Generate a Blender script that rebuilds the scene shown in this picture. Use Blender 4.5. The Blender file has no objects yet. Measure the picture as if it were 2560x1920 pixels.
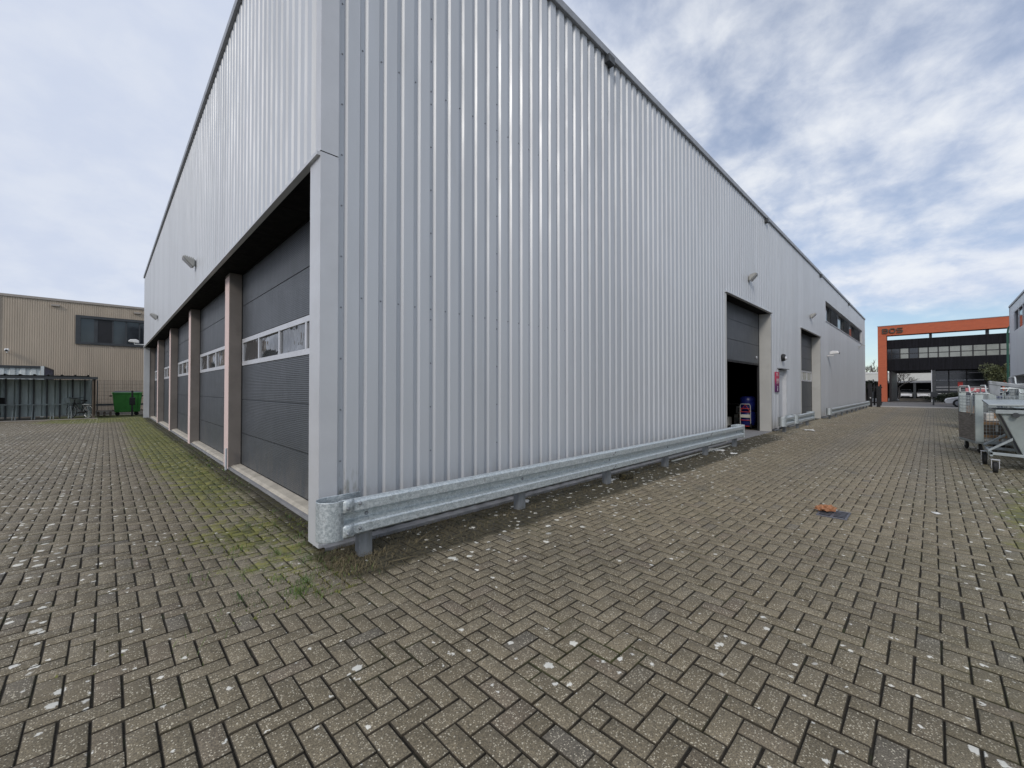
import bpy, bmesh, math, random
import numpy as np
from mathutils import Vector, Matrix
random.seed(7); rng = np.random.default_rng(7)
sc = bpy.context.scene; COL = sc.collection
PI = math.pi
# ------------------------------------------------------------------ node helpers
class NT:
    def __init__(s, nt): s.nt = nt; s.L = nt.links
    def n(s, t, **k):
        x = s.nt.nodes.new(t)
        for a, b in k.items(): setattr(x, a, b)
        return x
    def put(s, sock, v):
        if isinstance(v, bpy.types.NodeSocket): s.L.new(v, sock)
        elif v is not None:
            if sock.type == 'RGBA' and len(v) == 3: v = (*v, 1)
            sock.default_value = v
    def m(s, op, a, b=None, c=None, clamp=False):
        x = s.n('ShaderNodeMath', operation=op, use_clamp=clamp)
        s.put(x.inputs[0], a)
        if b is not None: s.put(x.inputs[1], b)
        if c is not None: s.put(x.inputs[2], c)
        return x.outputs[0]
    def mr(s, v, a, b, c=0., d=1., smooth=True):
        x = s.n('ShaderNodeMapRange'); x.interpolation_type = 'SMOOTHSTEP' if smooth else 'LINEAR'
        s.put(x.inputs[0], v)
        for i, q in enumerate((a, b, c, d)): s.put(x.inputs[i+1], q)
        return x.outputs[0]
    def mix(s, f, a, b, mode='MIX'):
        x = s.n('ShaderNodeMix', data_type='RGBA', blend_type=mode)
        s.put(x.inputs[0], f); s.put(x.inputs[6], a); s.put(x.inputs[7], b)
        return x.outputs[2]
    def noise(s, vec, scale, detail=4, rough=.55, out=0, dist=0):
        x = s.n('ShaderNodeTexNoise'); s.put(x.inputs['Vector'], vec)
        x.inputs['Scale'].default_value = scale; x.inputs['Detail'].default_value = detail
        x.inputs['Roughness'].default_value = rough; x.inputs['Distortion'].default_value = dist
        return x.outputs[out]
    def voro(s, vec, scale, feature='F1'):
        x = s.n('ShaderNodeTexVoronoi', feature=feature); s.put(x.inputs['Vector'], vec)
        x.inputs['Scale'].default_value = scale
        return x
    def vscale(s, vec, v):
        x = s.n('ShaderNodeVectorMath', operation='MULTIPLY'); s.put(x.inputs[0], vec); s.put(x.inputs[1], v)
        return x.outputs[0]
    def sep(s, vec):
        x = s.n('ShaderNodeSeparateXYZ'); s.put(x.inputs[0], vec); return x.outputs
    def bump(s, h, strength, dist=.01):
        x = s.n('ShaderNodeBump'); s.put(x.inputs['Height'], h)
        x.inputs['Strength'].default_value = strength; x.inputs['Distance'].default_value = dist
        return x.outputs[0]

def newmat(name):
    m = bpy.data.materials.new(name); m.use_nodes = True
    nt = m.node_tree; b = nt.nodes['Principled BSDF']
    return m, NT(nt), b
def pos(N): return N.n('ShaderNodeNewGeometry').outputs['Position']

def mat(name, col, rough=.6, metal=0., var=.12, scale=3., stretch=(1, 1, 1), bump=0., bscale=40., spec=.5, dirt=None):
    m, N, b = newmat(name)
    P = N.vscale(pos(N), stretch)
    f = N.noise(P, scale, 5, .6)
    lo = tuple(c*(1-var) for c in col); hi = tuple(min(1, c*(1+var)) for c in col)
    c = N.mix(N.mr(f, .3, .7), lo, hi)
    if dirt:
        d = N.noise(P, dirt[1], 6, .65)
        c = N.mix(N.m('MULTIPLY', N.mr(d, .55, .75), dirt[2]), c, dirt[0])
    N.put(b.inputs['Base Color'], c)
    b.inputs['Roughness'].default_value = rough; b.inputs['Metallic'].default_value = metal
    b.inputs['Specular IOR Level'].default_value = spec
    r = N.mr(N.noise(P, scale*3, 3), .3, .7, max(0.02, rough*.85), min(1, rough*1.15)); N.put(b.inputs['Roughness'], r)
    if bump:
        N.put(b.inputs['Normal'], N.bump(N.noise(pos(N), bscale, 4), bump, .01))
    return m

M = {}
def cladm():
    m = mat('silver_cladding', (.55, .57, .597), .45, .2, .03, 1.5, (1.5, 1.5, .25), dirt=((.47, .475, .48), 2.5, .35))
    nt = m.node_tree; N = NT(nt); b = nt.nodes['Principled BSDF']; c = b.inputs['Base Color'].links[0].from_socket; P = pos(N); X, Y, Z_ = N.sep(P)
    sh = N.n('ShaderNodeTexWhiteNoise', noise_dimensions='1D'); N.put(sh.inputs['W'], N.m('FLOOR', N.m('DIVIDE', N.m('SUBTRACT', N.m('ADD', X, Y), 1.63+4.05), 1.0285)))
    c = N.mix(.5, c, N.mix(sh.outputs[0], N.vscale(c, (.90, .905, .91)), N.vscale(c, (1.05, 1.05, 1.05))))
    f = N.noise(N.vscale(P, (9, 9, 1.2)), 1.3, 5, .7); spl = N.m('MULTIPLY', N.mr(Z_, .75, .08), N.mr(f, .38, .7)); c = N.mix(N.m('MULTIPLY', spl, .55), c, (.26, .24, .20))
    st = N.noise(N.vscale(P, (14, 14, .16)), 1., 4, .7); c = N.mix(N.m('MULTIPLY', N.mr(st, .60, .78), .30), c, (.34, .345, .34))
    alg = N.m('MULTIPLY', N.m('MULTIPLY', N.mr(X, 2.0, 1.62), N.mr(Z_, .85, .5)), N.mr(N.noise(N.vscale(P, (30, 30, 7)), 1., 4), .45, .7)); c = N.mix(N.m('MULTIPLY', alg, .7), c, (.16, .15, .10))
    N.put(b.inputs['Base Color'], c)
    dn = N.noise(N.vscale(P, (1.4, 1.4, .7)), 1., 3); N.put(b.inputs['Normal'], N.bump(dn, .05, .05)); return m
M['clad'] = cladm()
M['trim'] = mat('silver_trim', (.575, .585, .605), .42, .18, .04, 2)
M['jamb'] = mat('pale_jamb_panel', (.50, .50, .48), .5, .1, .04, 2, dirt=((.36, .35, .33), 1.5, .3))
M['roofedge'] = mat('grey_roof_edge', (.30, .31, .33), .45, .3, .08)
M['channel'] = mat('grey_base_channel', (.26, .265, .28), .5, .3, .2, 6, dirt=((.1, .09, .07), 9, .6))
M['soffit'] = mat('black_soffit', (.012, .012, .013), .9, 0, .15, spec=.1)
M['seal'] = mat('black_rubber', (.012, .012, .013), .6)
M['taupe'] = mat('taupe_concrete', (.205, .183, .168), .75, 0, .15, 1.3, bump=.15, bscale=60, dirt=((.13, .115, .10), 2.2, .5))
M['pinkface'] = mat('sunlit_pink_render', (.76, .59, .55), .7, 0, .06, 1.2, dirt=((.45, .40, .37), 2., .5))  # pilaster fronts: warm sun glow put into the pink
M['sill'] = mat('beige_concrete', (.47, .43, .36), .85, 0, .15, 5, bump=.3, bscale=50, dirt=((.2, .18, .13), 4, .6))
M['sillgrey'] = mat('grey_concrete', (.27, .27, .275), .85, 0, .12, 4, bump=.2)
M['frame'] = mat('pale_aluminium', (.62, .63, .66), .4, .3, .04)
M['dark'] = mat('anthracite', (.045, .05, .055), .5, 0, .15)
M['black'] = mat('black_paint', (.012, .012, .014), .5, 0, .2)
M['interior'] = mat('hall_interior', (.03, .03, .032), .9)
M['rubber'] = mat('tyre_rubber', (.016, .016, .017), .75, 0, .25, 20)
M['white'] = mat('white_plastic', (.78, .78, .77), .4, 0, .04)
M['lampgrey'] = mat('lamp_grey', (.40, .40, .38), .45, 0, .08)
M['beigeclad'] = mat('beige_corrugated', (.46, .385, .30), .55, .05, .07, 1.5, (1.5, 1.5, .2))
M['beigetrim'] = mat('beige_trim', (.36, .32, .28), .5, .1, .05)
M['steel'] = mat('painted_pale_steel', (.36, .40, .41), .5, .3, .12, 8, dirt=((.25, .24, .22), 5, .5))
M['postpale'] = mat('pale_sheet_post', (.48, .54, .535), .45, .2, .08, 6)
M['tube'] = mat('pale_tube', (.66, .69, .68), .4, .3, .06)
M['wood'] = mat('weathered_board', (.25, .225, .20), .8, 0, .35, 3, (1.5, 1.5, 18), bump=.3, dirt=((.09, .08, .075), 6, .6))
M['card'] = mat('cardboard', (.36, .22, .12), .85, 0, .2)
M['brown'] = mat('brown_panel', (.13, .10, .075), .75, 0, .2, 3, (1, 1, .3))
M['corr'] = mat('galvanised_sheet', (.37, .42, .415), .55, .3, .15, 2.5, (2, 2, .4), dirt=((.2, .22, .21), 4, .4))
M['green'] = mat('green_plastic', (.05, .26, .05), .45, 0, .12)
M['greenpole'] = mat('green_painted_pole', (.02, .09, .06), .5)
M['blue'] = mat('blue_plastic', (.012, .02, .16), .4)
M['navy'] = mat('navy_paint', (.03, .035, .075), .5, 0, .25, 3)
M['cwhite'] = mat('white_container_paint', (.62, .66, .66), .5, 0, .12, 3, (1, 1, .3), dirt=((.3, .22, .15), 4, .3))
M['red'] = mat('red_paint', (.55, .06, .05), .45)
M['pink'] = mat('pink_plastic', (.6, .2, .22), .5)
M['carwhite'] = mat('white_car_paint', (.75, .75, .76), .2, 0, .02)
M['cream'] = mat('cream_render', (.60, .60, .56), .7, 0, .04)
M['bark'] = mat('bare_bark', (.11, .095, .08), .9, 0, .25)
M['asphalt'] = mat('asphalt', (.13, .125, .12), .9, 0, .15, 8)
M['kerb'] = mat('pale_kerb_concrete', (.36, .33, .29), .85, 0, .12, 6)
M['earth'] = mat('earth', (.12, .11, .09), .95, 0, .2, 1)
M['paper'] = mat('white_paper', (.72, .71, .67), .8)
M['orangerag'] = mat('orange_cloth', (.36, .165, .08), .85, 0, .3, 30)
M['iron'] = mat('cast_iron', (.15, .15, .17), .5, .6, .2, 20)
M['letters'] = mat('bronze_lettering', (.075, .065, .05), .5, .3)
M['blackclad'] = mat('black_timber_cladding', (.008, .008, .011), .7, 0, .4, 2.5, (1, 5, .15), spec=.2)
M['dirtywhite'] = mat('white_lath', (.68, .66, .58), .6)

def galv():
    m, N, b = newmat('galvanised_spangle')
    P = pos(N); w = N.noise(P, 7, 3, .5, 1)
    x = N.n('ShaderNodeVectorMath', operation='ADD'); N.L.new(P, x.inputs[0]); N.put(x.inputs[1], N.vscale(w, (.06, .06, .06)))
    v = N.voro(x.outputs[0], 55); v2 = N.voro(x.outputs[0], 120)
    s = N.sep(v.outputs['Color'])[0]; s2 = N.sep(v2.outputs['Color'])[0]
    t = N.m('ADD', N.m('MULTIPLY', s, .5), N.m('MULTIPLY', s2, .5))
    c = N.mix(N.mr(t, .1, .9), (.42, .475, .50), (.66, .705, .715))
    c = N.mix(N.m('MULTIPLY', N.mr(N.noise(P, 18, 5, .7), .52, .72), .45), c, (.27, .28, .275))
    N.put(b.inputs['Base Color'], c); b.inputs['Metallic'].default_value = .55
    N.put(b.inputs['Roughness'], N.mr(t, 0, 1, .38, .6))
    return m
M['galv'] = galv()
M['post'] = mat('weathered_galvanised_post', (.27, .285, .30), .55, .5, .2, 10, (1, 1, .3), dirt=((.13, .12, .10), 6, .6))
def galvdull():
    m = mat('dull_galvanised_plate', (.35, .395, .39), .55, .4, .14, 3, dirt=((.27, .28, .25), 3, .55)); return m
M['galvdull'] = galvdull()
def doorm():
    m, N, b = newmat('ribbed_door_panel')
    P = pos(N); z = N.sep(P)[2]
    rib = N.m('SINE', N.m('MULTIPLY', z, 2*PI/.026))
    f = N.noise(N.vscale(P, (1, 1, 2)), 2, 5)
    N.put(b.inputs['Base Color'], N.mix(N.mr(f, .3, .7), (.056, .063, .072), (.067, .075, .085)))
    c = b.inputs['Base Color'].links[0].from_socket; sc_ = N.noise(N.vscale(P, (6, 6, 1.5)), 1., 5, .7); c = N.mix(N.m('MULTIPLY', N.m('MULTIPLY', N.mr(z, .9, .05), N.mr(sc_, .4, .7)), .5), c, (.15, .14, .125)); N.put(b.inputs['Base Color'], c)
    N.put(b.inputs['Roughness'], N.mr(sc_, .3, .7, .40, .46))
    N.put(b.inputs['Normal'], N.bump(rib, .35, .004)); return m
M['door'] = doorm()
def glassm(name, col=(.02, .023, .027), rough=.06, wav=0., wscale=3.):
    m, N, b = newmat(name); P = pos(N)
    f = N.noise(P, 1.7, 4)
    N.put(b.inputs['Base Color'], N.mix(f, col, tuple(c*1.9 for c in col)))
    N.put(b.inputs['Roughness'], N.mr(N.noise(P, 6, 4), .3, .7, rough, rough*2)); b.inputs['Specular IOR Level'].default_value = .8
    if wav: N.put(b.inputs['Normal'], N.bump(N.noise(P, wscale, 2), wav, .05))
    return m
M['glass'] = glassm('window_glass'); M['acrylic'] = glassm('acrylic_pane', (.035, .036, .038), .05, .3, 4.)
M['paleglass'] = glassm('office_glass', (.20, .21, .19), .05, .05, 2)
def brickm():
    m, N, b = newmat('orange_brick'); P = pos(N); s = N.sep(P)
    br = N.n('ShaderNodeTexBrick'); cx = N.n('ShaderNodeCombineXYZ'); N.L.new(N.m('ADD', s[0], s[1]), cx.inputs[0]); N.L.new(s[2], cx.inputs[1])
    N.L.new(cx.outputs[0], br.inputs['Vector'])
    br.inputs['Scale'].default_value = 1; br.inputs['Brick Width'].default_value = .42; br.inputs['Row Height'].default_value = .13
    br.inputs['Mortar Size'].default_value = .012
    N.put(br.inputs['Color1'], (.52, .125, .055)); N.put(br.inputs['Color2'], (.43, .10, .048)); N.put(br.inputs['Mortar'], (.36, .13, .08))
    N.put(b.inputs['Base Color'], N.mix(.35, br.outputs[0], N.mix(N.noise(P, .8, 4), (.45, .105, .05), (.55, .14, .06))))
    b.inputs['Roughness'].default_value = .85; return m
M['brick'] = brickm()
def signm():
    m, N, b = newmat('pink_to_purple_sign'); z = N.sep(pos(N))[2]
    N.put(b.inputs['Base Color'], N.mix(N.mr(z, 1.55, 1.95), (.09, .012, .10), (.50, .045, .10))); b.inputs['Roughness'].default_value = .4; return m
M['sign'] = signm()
def leafm(name, a, bb):
    m, N, b = newmat(name); P = pos(N)
    N.put(b.inputs['Base Color'], N.mix(N.mr(N.noise(P, 2.2, 5, .7), .3, .7), a, bb)); b.inputs['Roughness'].default_value = .7
    return m
M['leaf'] = leafm('olive_leaf', (.05, .062, .025), (.17, .18, .08)); M['darkleaf'] = leafm('dark_leaf', (.012, .02, .012), (.05, .06, .03))
M['grass'] = leafm('green_grass', (.05, .11, .02), (.14, .20, .05)); M['mossy'] = leafm('moss_cushion', (.06, .075, .015), (.22, .22, .05)); M['straw'] = leafm('dry_moss_straw', (.05, .042, .02), (.21, .17, .09))

# ------------------------------------------------------------------ paving material
def moss_nodes(N):
    P = pos(N); X, Y, Z = N.sep(P)
    n1 = N.noise(P, 1.1, 5, .65); n2 = N.noise(P, 5, 5, .7); n3 = N.noise(P, 28, 3, .6)
    nn = N.m('ADD', N.m('MULTIPLY', n1, .42), N.m('ADD', N.m('MULTIPLY', n2, .33), N.m('MULTIPLY', n3, .25)))
    mul = lambda *a: (N.m('MULTIPLY', a[0], a[1]) if len(a) == 2 else N.m('MULTIPLY', a[0], mul(*a[1:])))
    left = mul(N.mr(X, -.3, 1.2), N.mr(Y, 2.6, 4.2), N.mr(X, 1.75, 1.62), N.mr(Y, 4, 14, .75, 1.15))
    far = mul(N.mr(Y, 24.5, 27.5), N.mr(X, -3.5, -.8), 1.25)
    green0 = N.m('MAXIMUM', left, far)
    dx = N.m('DIVIDE', N.m('SUBTRACT', X, 7.2), 4.6); dy = N.m('DIVIDE', N.m('ADD', Y, 1.1), 1.0)
    d = N.m('SQRT', N.m('ADD', N.m('POWER', dx, 2.), N.m('POWER', dy, 2.)))
    right = N.m('MULTIPLY', N.mr(d, 1.1, .2), .95)
    green0 = N.m('MAXIMUM', green0, right)
    thr = N.m('SUBTRACT', .72, N.m('MULTIPLY', green0, .36))
    green = N.m('MULTIPLY', N.mr(N.m('SUBTRACT', nn, thr), -.02, .09), N.mr(green0, .02, .2))
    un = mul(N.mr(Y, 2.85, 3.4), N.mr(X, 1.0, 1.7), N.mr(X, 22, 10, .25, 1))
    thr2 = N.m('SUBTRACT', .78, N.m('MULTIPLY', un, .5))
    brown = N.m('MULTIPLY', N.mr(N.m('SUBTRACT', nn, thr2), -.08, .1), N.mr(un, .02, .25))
    return P, X, Y, n1, n2, n3, green, brown, nn

def pavermat():
    m, N, b = newmat('concrete_paver')
    P, X, Y, n1, n2, n3, green, brown, nn = moss_nodes(N)
    at = N.n('ShaderNodeAttribute', attribute_name='tone'); t = N.sep(at.outputs['Vector'])
    c = N.mix(t[0], (.202, .166, .108), (.258, .214, .142))
    c = N.mix(N.m('MULTIPLY', N.mr(t[1], .93, 1.), .6), c, (.165, .148, .125))
    c = N.mix(N.m('MULTIPLY', N.mr(t[1], .10, .0), .35), c, (.20, .15, .12))
    big = N.noise(P, .35, 4, .6); c = N.mix(N.mr(big, .35, .65, 0, .55), c, N.vscale(c, (.66, .68, .70)))
    c = N.mix(N.mr(n2, .35, .68, 0, .6), c, N.vscale(c, (.68, .68, .66)))
    # grazing sky sheen painted in: lane a touch paler away from the camera
    sheen = N.m('MULTIPLY', N.mr(Y, -2.5, 1.), N.mr(X, 2, 6)); tan = N.m('MULTIPLY', N.mr(X, .5, 1.2), N.mr(Y, 3.0, 3.7)); c = N.mix(N.m('MULTIPLY', tan, .6), c, (.31, .275, .20))
    c = N.mix(N.m('MULTIPLY', sheen, .6), c, N.vscale(c, (1.34, 1.30, 1.22)))
    st = N.noise(P, 1.3, 5, .6); c = N.mix(N.m('MULTIPLY', N.mr(st, .62, .72), .45), c, (.085, .078, .068))
    trk = N.m('MULTIPLY', N.mr(N.m('ABSOLUTE', N.m('SUBTRACT', N.m('ABSOLUTE', N.m('SUBTRACT', Y, .9)), .8)), .42, .1), N.mr(X, 5, 12)); c = N.mix(N.m('MULTIPLY', trk, .3), c, (.16, .148, .132))
    # aggregate
    g = N.noise(P, 140, 3, .7); c = N.mix(N.mr(g, .35, .7), N.vscale(c, (.55, .55, .55)), N.vscale(c, (1.42, 1.41, 1.38)))
    v = N.voro(P, 120); sp = N.m('MULTIPLY', N.m('LESS_THAN', v.outputs['Distance'], .36), N.m('GREATER_THAN', N.sep(v.outputs['Color'])[0], .74))
    c = N.mix(N.m('MULTIPLY', sp, .85), c, (.60, .54, .41))
    v = N.voro(P, 70); sp = N.m('MULTIPLY', N.m('LESS_THAN', v.outputs['Distance'], .3), N.m('GREATER_THAN', N.sep(v.outputs['Color'])[1], .86))
    c = N.mix(N.m('MULTIPLY', sp, .8), c, (.58, .53, .41))
    # moss and black algae
    c = N.mix(N.m('MULTIPLY', green, .92), c, N.mix(N.mr(n2, .35, .65), (.055, .075, .014), (.25, .24, .055)))
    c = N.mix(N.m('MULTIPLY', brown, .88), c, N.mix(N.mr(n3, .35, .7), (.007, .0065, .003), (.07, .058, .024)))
    olive = N.m('MULTIPLY', N.m('MULTIPLY', N.mr(Y, .9, -1.2), N.mr(X, 1.5, 4)), N.mr(nn, .36, .56)); c = N.mix(N.m('MULTIPLY', olive, .38), c, (.115, .115, .05))
    # lichen spots
    w = N.noise(P, 45, 3, .6, 1); x = N.n('ShaderNodeVectorMath', operation='ADD'); N.L.new(P, x.inputs[0]); N.put(x.inputs[1], N.vscale(w, (.045, .045, .0)))
    dens = N.mr(N.noise(P, .55, 3, .6), .36, .66)
    densR = N.m('MULTIPLY', N.mr(Y, .5, -.6), N.mr(X, 2.0, 4)); densW = N.m('MULTIPLY', N.mr(Y, 1.6, 3.), N.mr(X, 1.5, 2.2))
    densL = N.m('MULTIPLY', N.mr(X, .9, -.4), N.mr(Y, .8, 2.2))
    dens = N.m('MAXIMUM', N.m('ADD', N.m('MULTIPLY', dens, .6), .35), N.m('MULTIPLY', N.m('MAXIMUM', densR, N.m('MAXIMUM', densW, densL)), 1.1))
    def spots(scale, rmax, keep, col, op):
        nonlocal c
        v = N.voro(x.outputs[0], scale); r = N.sep(v.outputs['Color'])
        rad = N.m('MULTIPLY', N.mr(r[0], keep, 1., .25, 1, False), N.m('MULTIPLY', rmax, dens))
        ok = N.m('GREATER_THAN', r[0], keep)
        s = N.m('MULTIPLY', ok, N.mr(N.m('SUBTRACT', rad, v.outputs['Distance']), 0, .05))
        s = N.m('MULTIPLY', s, N.mr(N.noise(P, 60, 3), .25, .5, .7, 1))
        c = N.mix(N.m('MULTIPLY', s, op), c, col)
    spots(8.0, .27, .30, (.72, .70, .62), .97)
    spots(12.5, .27, .38, (.76, .74, .66), .97)
    spots(4.2, .15, .42, (.58, .56, .50), .85)
    jf = N.mr(N.m('ADD', t[2], N.m('MULTIPLY', N.m('SUBTRACT', n3, .5), .5)), .30, .75)
    jc = N.mix(N.mr(n1, .5, .68), N.mix(n3, (.016, .013, .008), (.045, .036, .023)), N.mix(n3, (.022, .026, .008), (.07, .075, .022)))
    c = N.mix(N.m('MULTIPLY', jf, N.mr(X, 2, 11, .93, .62)), c, jc)
    N.put(b.inputs['Base Color'], c); b.inputs['Specular IOR Level'].default_value = .5
    N.put(b.inputs['Roughness'], N.m('ADD', N.mr(n2, .3, .7, .58, .8), N.m('MULTIPLY', jf, .2)))
    h = N.m('ADD', N.m('MULTIPLY', g, .7), N.m('MULTIPLY', n3, .5))
    N.put(b.inputs['Normal'], N.bump(h, .5, .006)); return m
def bedmat():
    m, N, b = newmat('joint_sand_and_moss')
    P, X, Y, n1, n2, n3, green, brown, nn = moss_nodes(N)
    c = N.mix(n3, (.012, .010, .006), (.034, .028, .018))
    c = N.mix(N.mr(N.noise(P, 1.6, 4, .7), .55, .68), c, (.05, .06, .02))
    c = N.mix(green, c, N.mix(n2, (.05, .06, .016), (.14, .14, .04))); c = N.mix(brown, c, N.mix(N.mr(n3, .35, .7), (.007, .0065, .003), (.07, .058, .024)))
    N.put(b.inputs['Base Color'], c); b.inputs['Roughness'].default_value = .95
    N.put(b.inputs['Normal'], N.bump(n3, .6, .01)); return m
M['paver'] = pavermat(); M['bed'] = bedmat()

# ------------------------------------------------------------------ mesh helpers
class MB:
    def __init__(s): s.v = []; s.f = []
    def add(s, vs, fs):
        o = len(s.v); s.v += [tuple(v) for v in vs]; s.f += [tuple(i+o for i in f) for f in fs]; return s
    def box(s, x0, x1, y0, y1, z0, z1):
        return s.add([(x0, y0, z0), (x1, y0, z0), (x1, y1, z0), (x0, y1, z0), (x0, y0, z1), (x1, y0, z1), (x1, y1, z1), (x0, y1, z1)],
                     [(3, 2, 1, 0), (4, 5, 6, 7), (0, 1, 5, 4), (1, 2, 6, 5), (2, 3, 7, 6), (3, 0, 4, 7)])
    def hexa(s, lo, hi):   # two 4-point loops
        return s.add(list(lo)+list(hi), [(3, 2, 1, 0), (4, 5, 6, 7), (0, 1, 5, 4), (1, 2, 6, 5), (2, 3, 7, 6), (3, 0, 4, 7)])
    def prism(s, pts, fn, a, b):
        n = len(pts)
        return s.add([fn(p, a) for p in pts]+[fn(p, b) for p in pts],
                     [tuple(range(n-1, -1, -1)), tuple(range(n, 2*n))]+[(i, (i+1) % n, n+(i+1) % n, n+i) for i in range(n)])
    def tube(s, pts, r, n=6, r2=None, closed=False):
        P = [Vector(p) for p in pts]; k = len(P); o = len(s.v); r2 = r if r2 is None else r2
        ref = None
        for i, p in enumerate(P):
            if closed: t = P[(i+1) % k]-P[i-1]
            else: t = P[min(i+1, k-1)]-P[max(i-1, 0)]
            if t.length < 1e-9: t = Vector((0, 0, 1))
            t.normalize()
            if ref is None:
                ref = Vector((0, 0, 1)) if abs(t.z) < .9 else Vector((1, 0, 0))
            a = t.cross(ref)
            if a.length < 1e-4: a = t.cross(Vector((0, 1, 0)))
            a.normalize(); bb = a.cross(t); ref = bb
            rr = r+(r2-r)*i/max(1, k-1)
            for j in range(n):
                q = p+(a*math.cos(2*PI*j/n)+bb*math.sin(2*PI*j/n))*rr; s.v.append(tuple(q))
        rng_ = range(k if closed else k-1)
        for i in rng_:
            for j in range(n):
                A = o+i*n; B = o+((i+1) % k)*n
                s.f.append((A+j, A+(j+1) % n, B+(j+1) % n, B+j))
        if not closed:
            s.f.append(tuple(o+j for j in range(n-1, -1, -1))); s.f.append(tuple(o+(k-1)*n+j for j in range(n)))
        return s
    def cyl(s, a, b, r, n=16, r2=None): return s.tube([a, b], r, n, r2)
    def lathe(s, prof, c=(0, 0, 0), axis='z', n=20):
        o = len(s.v); k = len(prof)
        for (r, h) in prof:
            for j in range(n):
                a = 2*PI*j/n; u, w = r*math.cos(a), r*math.sin(a)
                q = {'z': (u, w, h), 'y': (u, h, w), 'x': (h, u, w)}[axis]
                s.v.append((c[0]+q[0], c[1]+q[1], c[2]+q[2]))
        for i in range(k-1):
            for j in range(n): s.f.append((o+i*n+j, o+i*n+(j+1) % n, o+(i+1)*n+(j+1) % n, o+(i+1)*n+j))
        s.f.append(tuple(o+j for j in range(n))); s.f.append(tuple(o+(k-1)*n+j for j in range(n)))
        return s
    def split(s, name, m, parent=None, world=False, **k):
        n = len(s.v); up = list(range(n))
        def fd(i):
            while up[i] != i: up[i] = up[up[i]]; i = up[i]
            return i
        for f in s.f:
            for j in f[1:]: up[fd(j)] = fd(f[0])
        gr = {}
        for f in s.f: gr.setdefault(fd(f[0]), []).append(f)
        out = []
        for fs in gr.values():
            idx = sorted({i for f in fs for i in f}); mp = {i: q for q, i in enumerate(idx)}
            mb = MB(); mb.v = [s.v[i] for i in idx]; mb.f = [tuple(mp[i] for i in f) for f in fs]; out.append(mb.build(name, m, parent, world, **k))
        return out[0]
    def build(s, name, m, parent=None, world=False, smooth=False, bevel=0., solid=0., kind=None, label=None):
        me = bpy.data.meshes.new(name)
        off = Vector(parent.location) if (parent is not None and world) else Vector((0, 0, 0))
        if parent is not None and world and parent.parent is not None: off = off+Vector(parent.parent.location)
        me.from_pydata([tuple(Vector(v)-off) for v in s.v], [], s.f)
        bm = bmesh.new(); bm.from_mesh(me); bmesh.ops.recalc_face_normals(bm, faces=bm.faces); bm.to_mesh(me); bm.free()
        me.materials.append(M[m] if isinstance(m, str) else m)
        if smooth: me.polygons.foreach_set('use_smooth', [True]*len(me.polygons))
        o = bpy.data.objects.new(name, me); COL.objects.link(o)
        if parent is not None: o.parent = parent
        if solid:
            q = o.modifiers.new('solid', 'SOLIDIFY'); q.thickness = solid; q.offset = 0
        if bevel:
            q = o.modifiers.new('bevel', 'BEVEL'); q.width = bevel; q.segments = 2; q.limit_method = 'ANGLE'; q.angle_limit = math.radians(40)
        if kind: o['kind'] = kind
        if label: o['label'] = label
        return o
def tag(o, label, cat, group=None):
    o['label'] = label; o['category'] = cat
    if group: o['group'] = group
    return o
def thing(name, label, cat, loc=(0, 0, 0), rz=0., group=None):
    o = bpy.data.objects.new(name, None); o.empty_display_size = .2; COL.objects.link(o)
    o.location = loc; o.rotation_euler = (0, 0, rz); return tag(o, label, cat, group)
def dup(root, loc, rz, label, group=None):
    r = root.copy(); COL.objects.link(r); r.location = loc; r.rotation_euler = (0, 0, rz); r['label'] = label
    if group: r['group'] = group
    for ch in list(root.children):
        c = ch.copy(); COL.objects.link(c); c.parent = r
        for g in list(ch.children):
            d = g.copy(); COL.objects.link(d); d.parent = c
    return r
def struct(o): o['kind'] = 'structure'; return o

XC, YC = 1.422, 4.008
# ------------------------------------------------------------------ camera
F_PX = 1033.
pitch = math.atan(13/F_PX); phi = math.atan(1051/F_PX)
Fh = Vector((math.cos(phi), math.sin(phi), 0)); R = Vector((math.sin(phi), -math.cos(phi), 0)); Z = Vector((0, 0, 1))
Fw = Fh*math.cos(pitch)+Z*math.sin(pitch); U = -Fh*math.sin(pitch)+Z*math.cos(pitch)
cam = bpy.data.cameras.new('camera'); co = bpy.data.objects.new('camera', cam); COL.objects.link(co)
cam.sensor_fit = 'HORIZONTAL'; cam.sensor_width = 36; cam.lens = F_PX/2560*36; cam.clip_start = .05; cam.clip_end = 5000
mw = Matrix((R, U, -Fw)).transposed().to_4x4(); mw.translation = (0, 0, 1.5); co.matrix_world = mw
sc.camera = co

# ------------------------------------------------------------------ light
SUN_AZ = Vector((-.92, -.39, 0)).normalized(); SUN_EL = math.radians(33)
sd = SUN_AZ*math.cos(SUN_EL)+Z*math.sin(SUN_EL)
sl = bpy.data.lights.new('sun', 'SUN'); sl.energy = 1.35; sl.angle = math.radians(14); sl.color = (1, .93, .84)
so = bpy.data.objects.new('sun', sl); COL.objects.link(so); so.rotation_euler = (-sd).to_track_quat('-Z', 'Y').to_euler(); so.location = (-20, -10, 30)
w = bpy.data.worlds.new('World'); sc.world = w; w.use_nodes = True
N = NT(w.node_tree); bg = w.node_tree.nodes['Background']
sky = N.n('ShaderNodeTexSky'); sky.sky_type = 'NISHITA'; sky.sun_disc = False; sky.sun_elevation = SUN_EL
sky.sun_rotation = math.atan2(SUN_AZ.x, SUN_AZ.y); sky.air_density = 1.; sky.dust_density = .2; sky.ozone_density = 2.
tc = N.n('ShaderNodeTexCoord').outputs['Generated']; dx, dy, dz = N.sep(tc)
el = N.m('MAXIMUM', dz, 0.)
den = N.m('ADD', el, .34)
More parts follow.
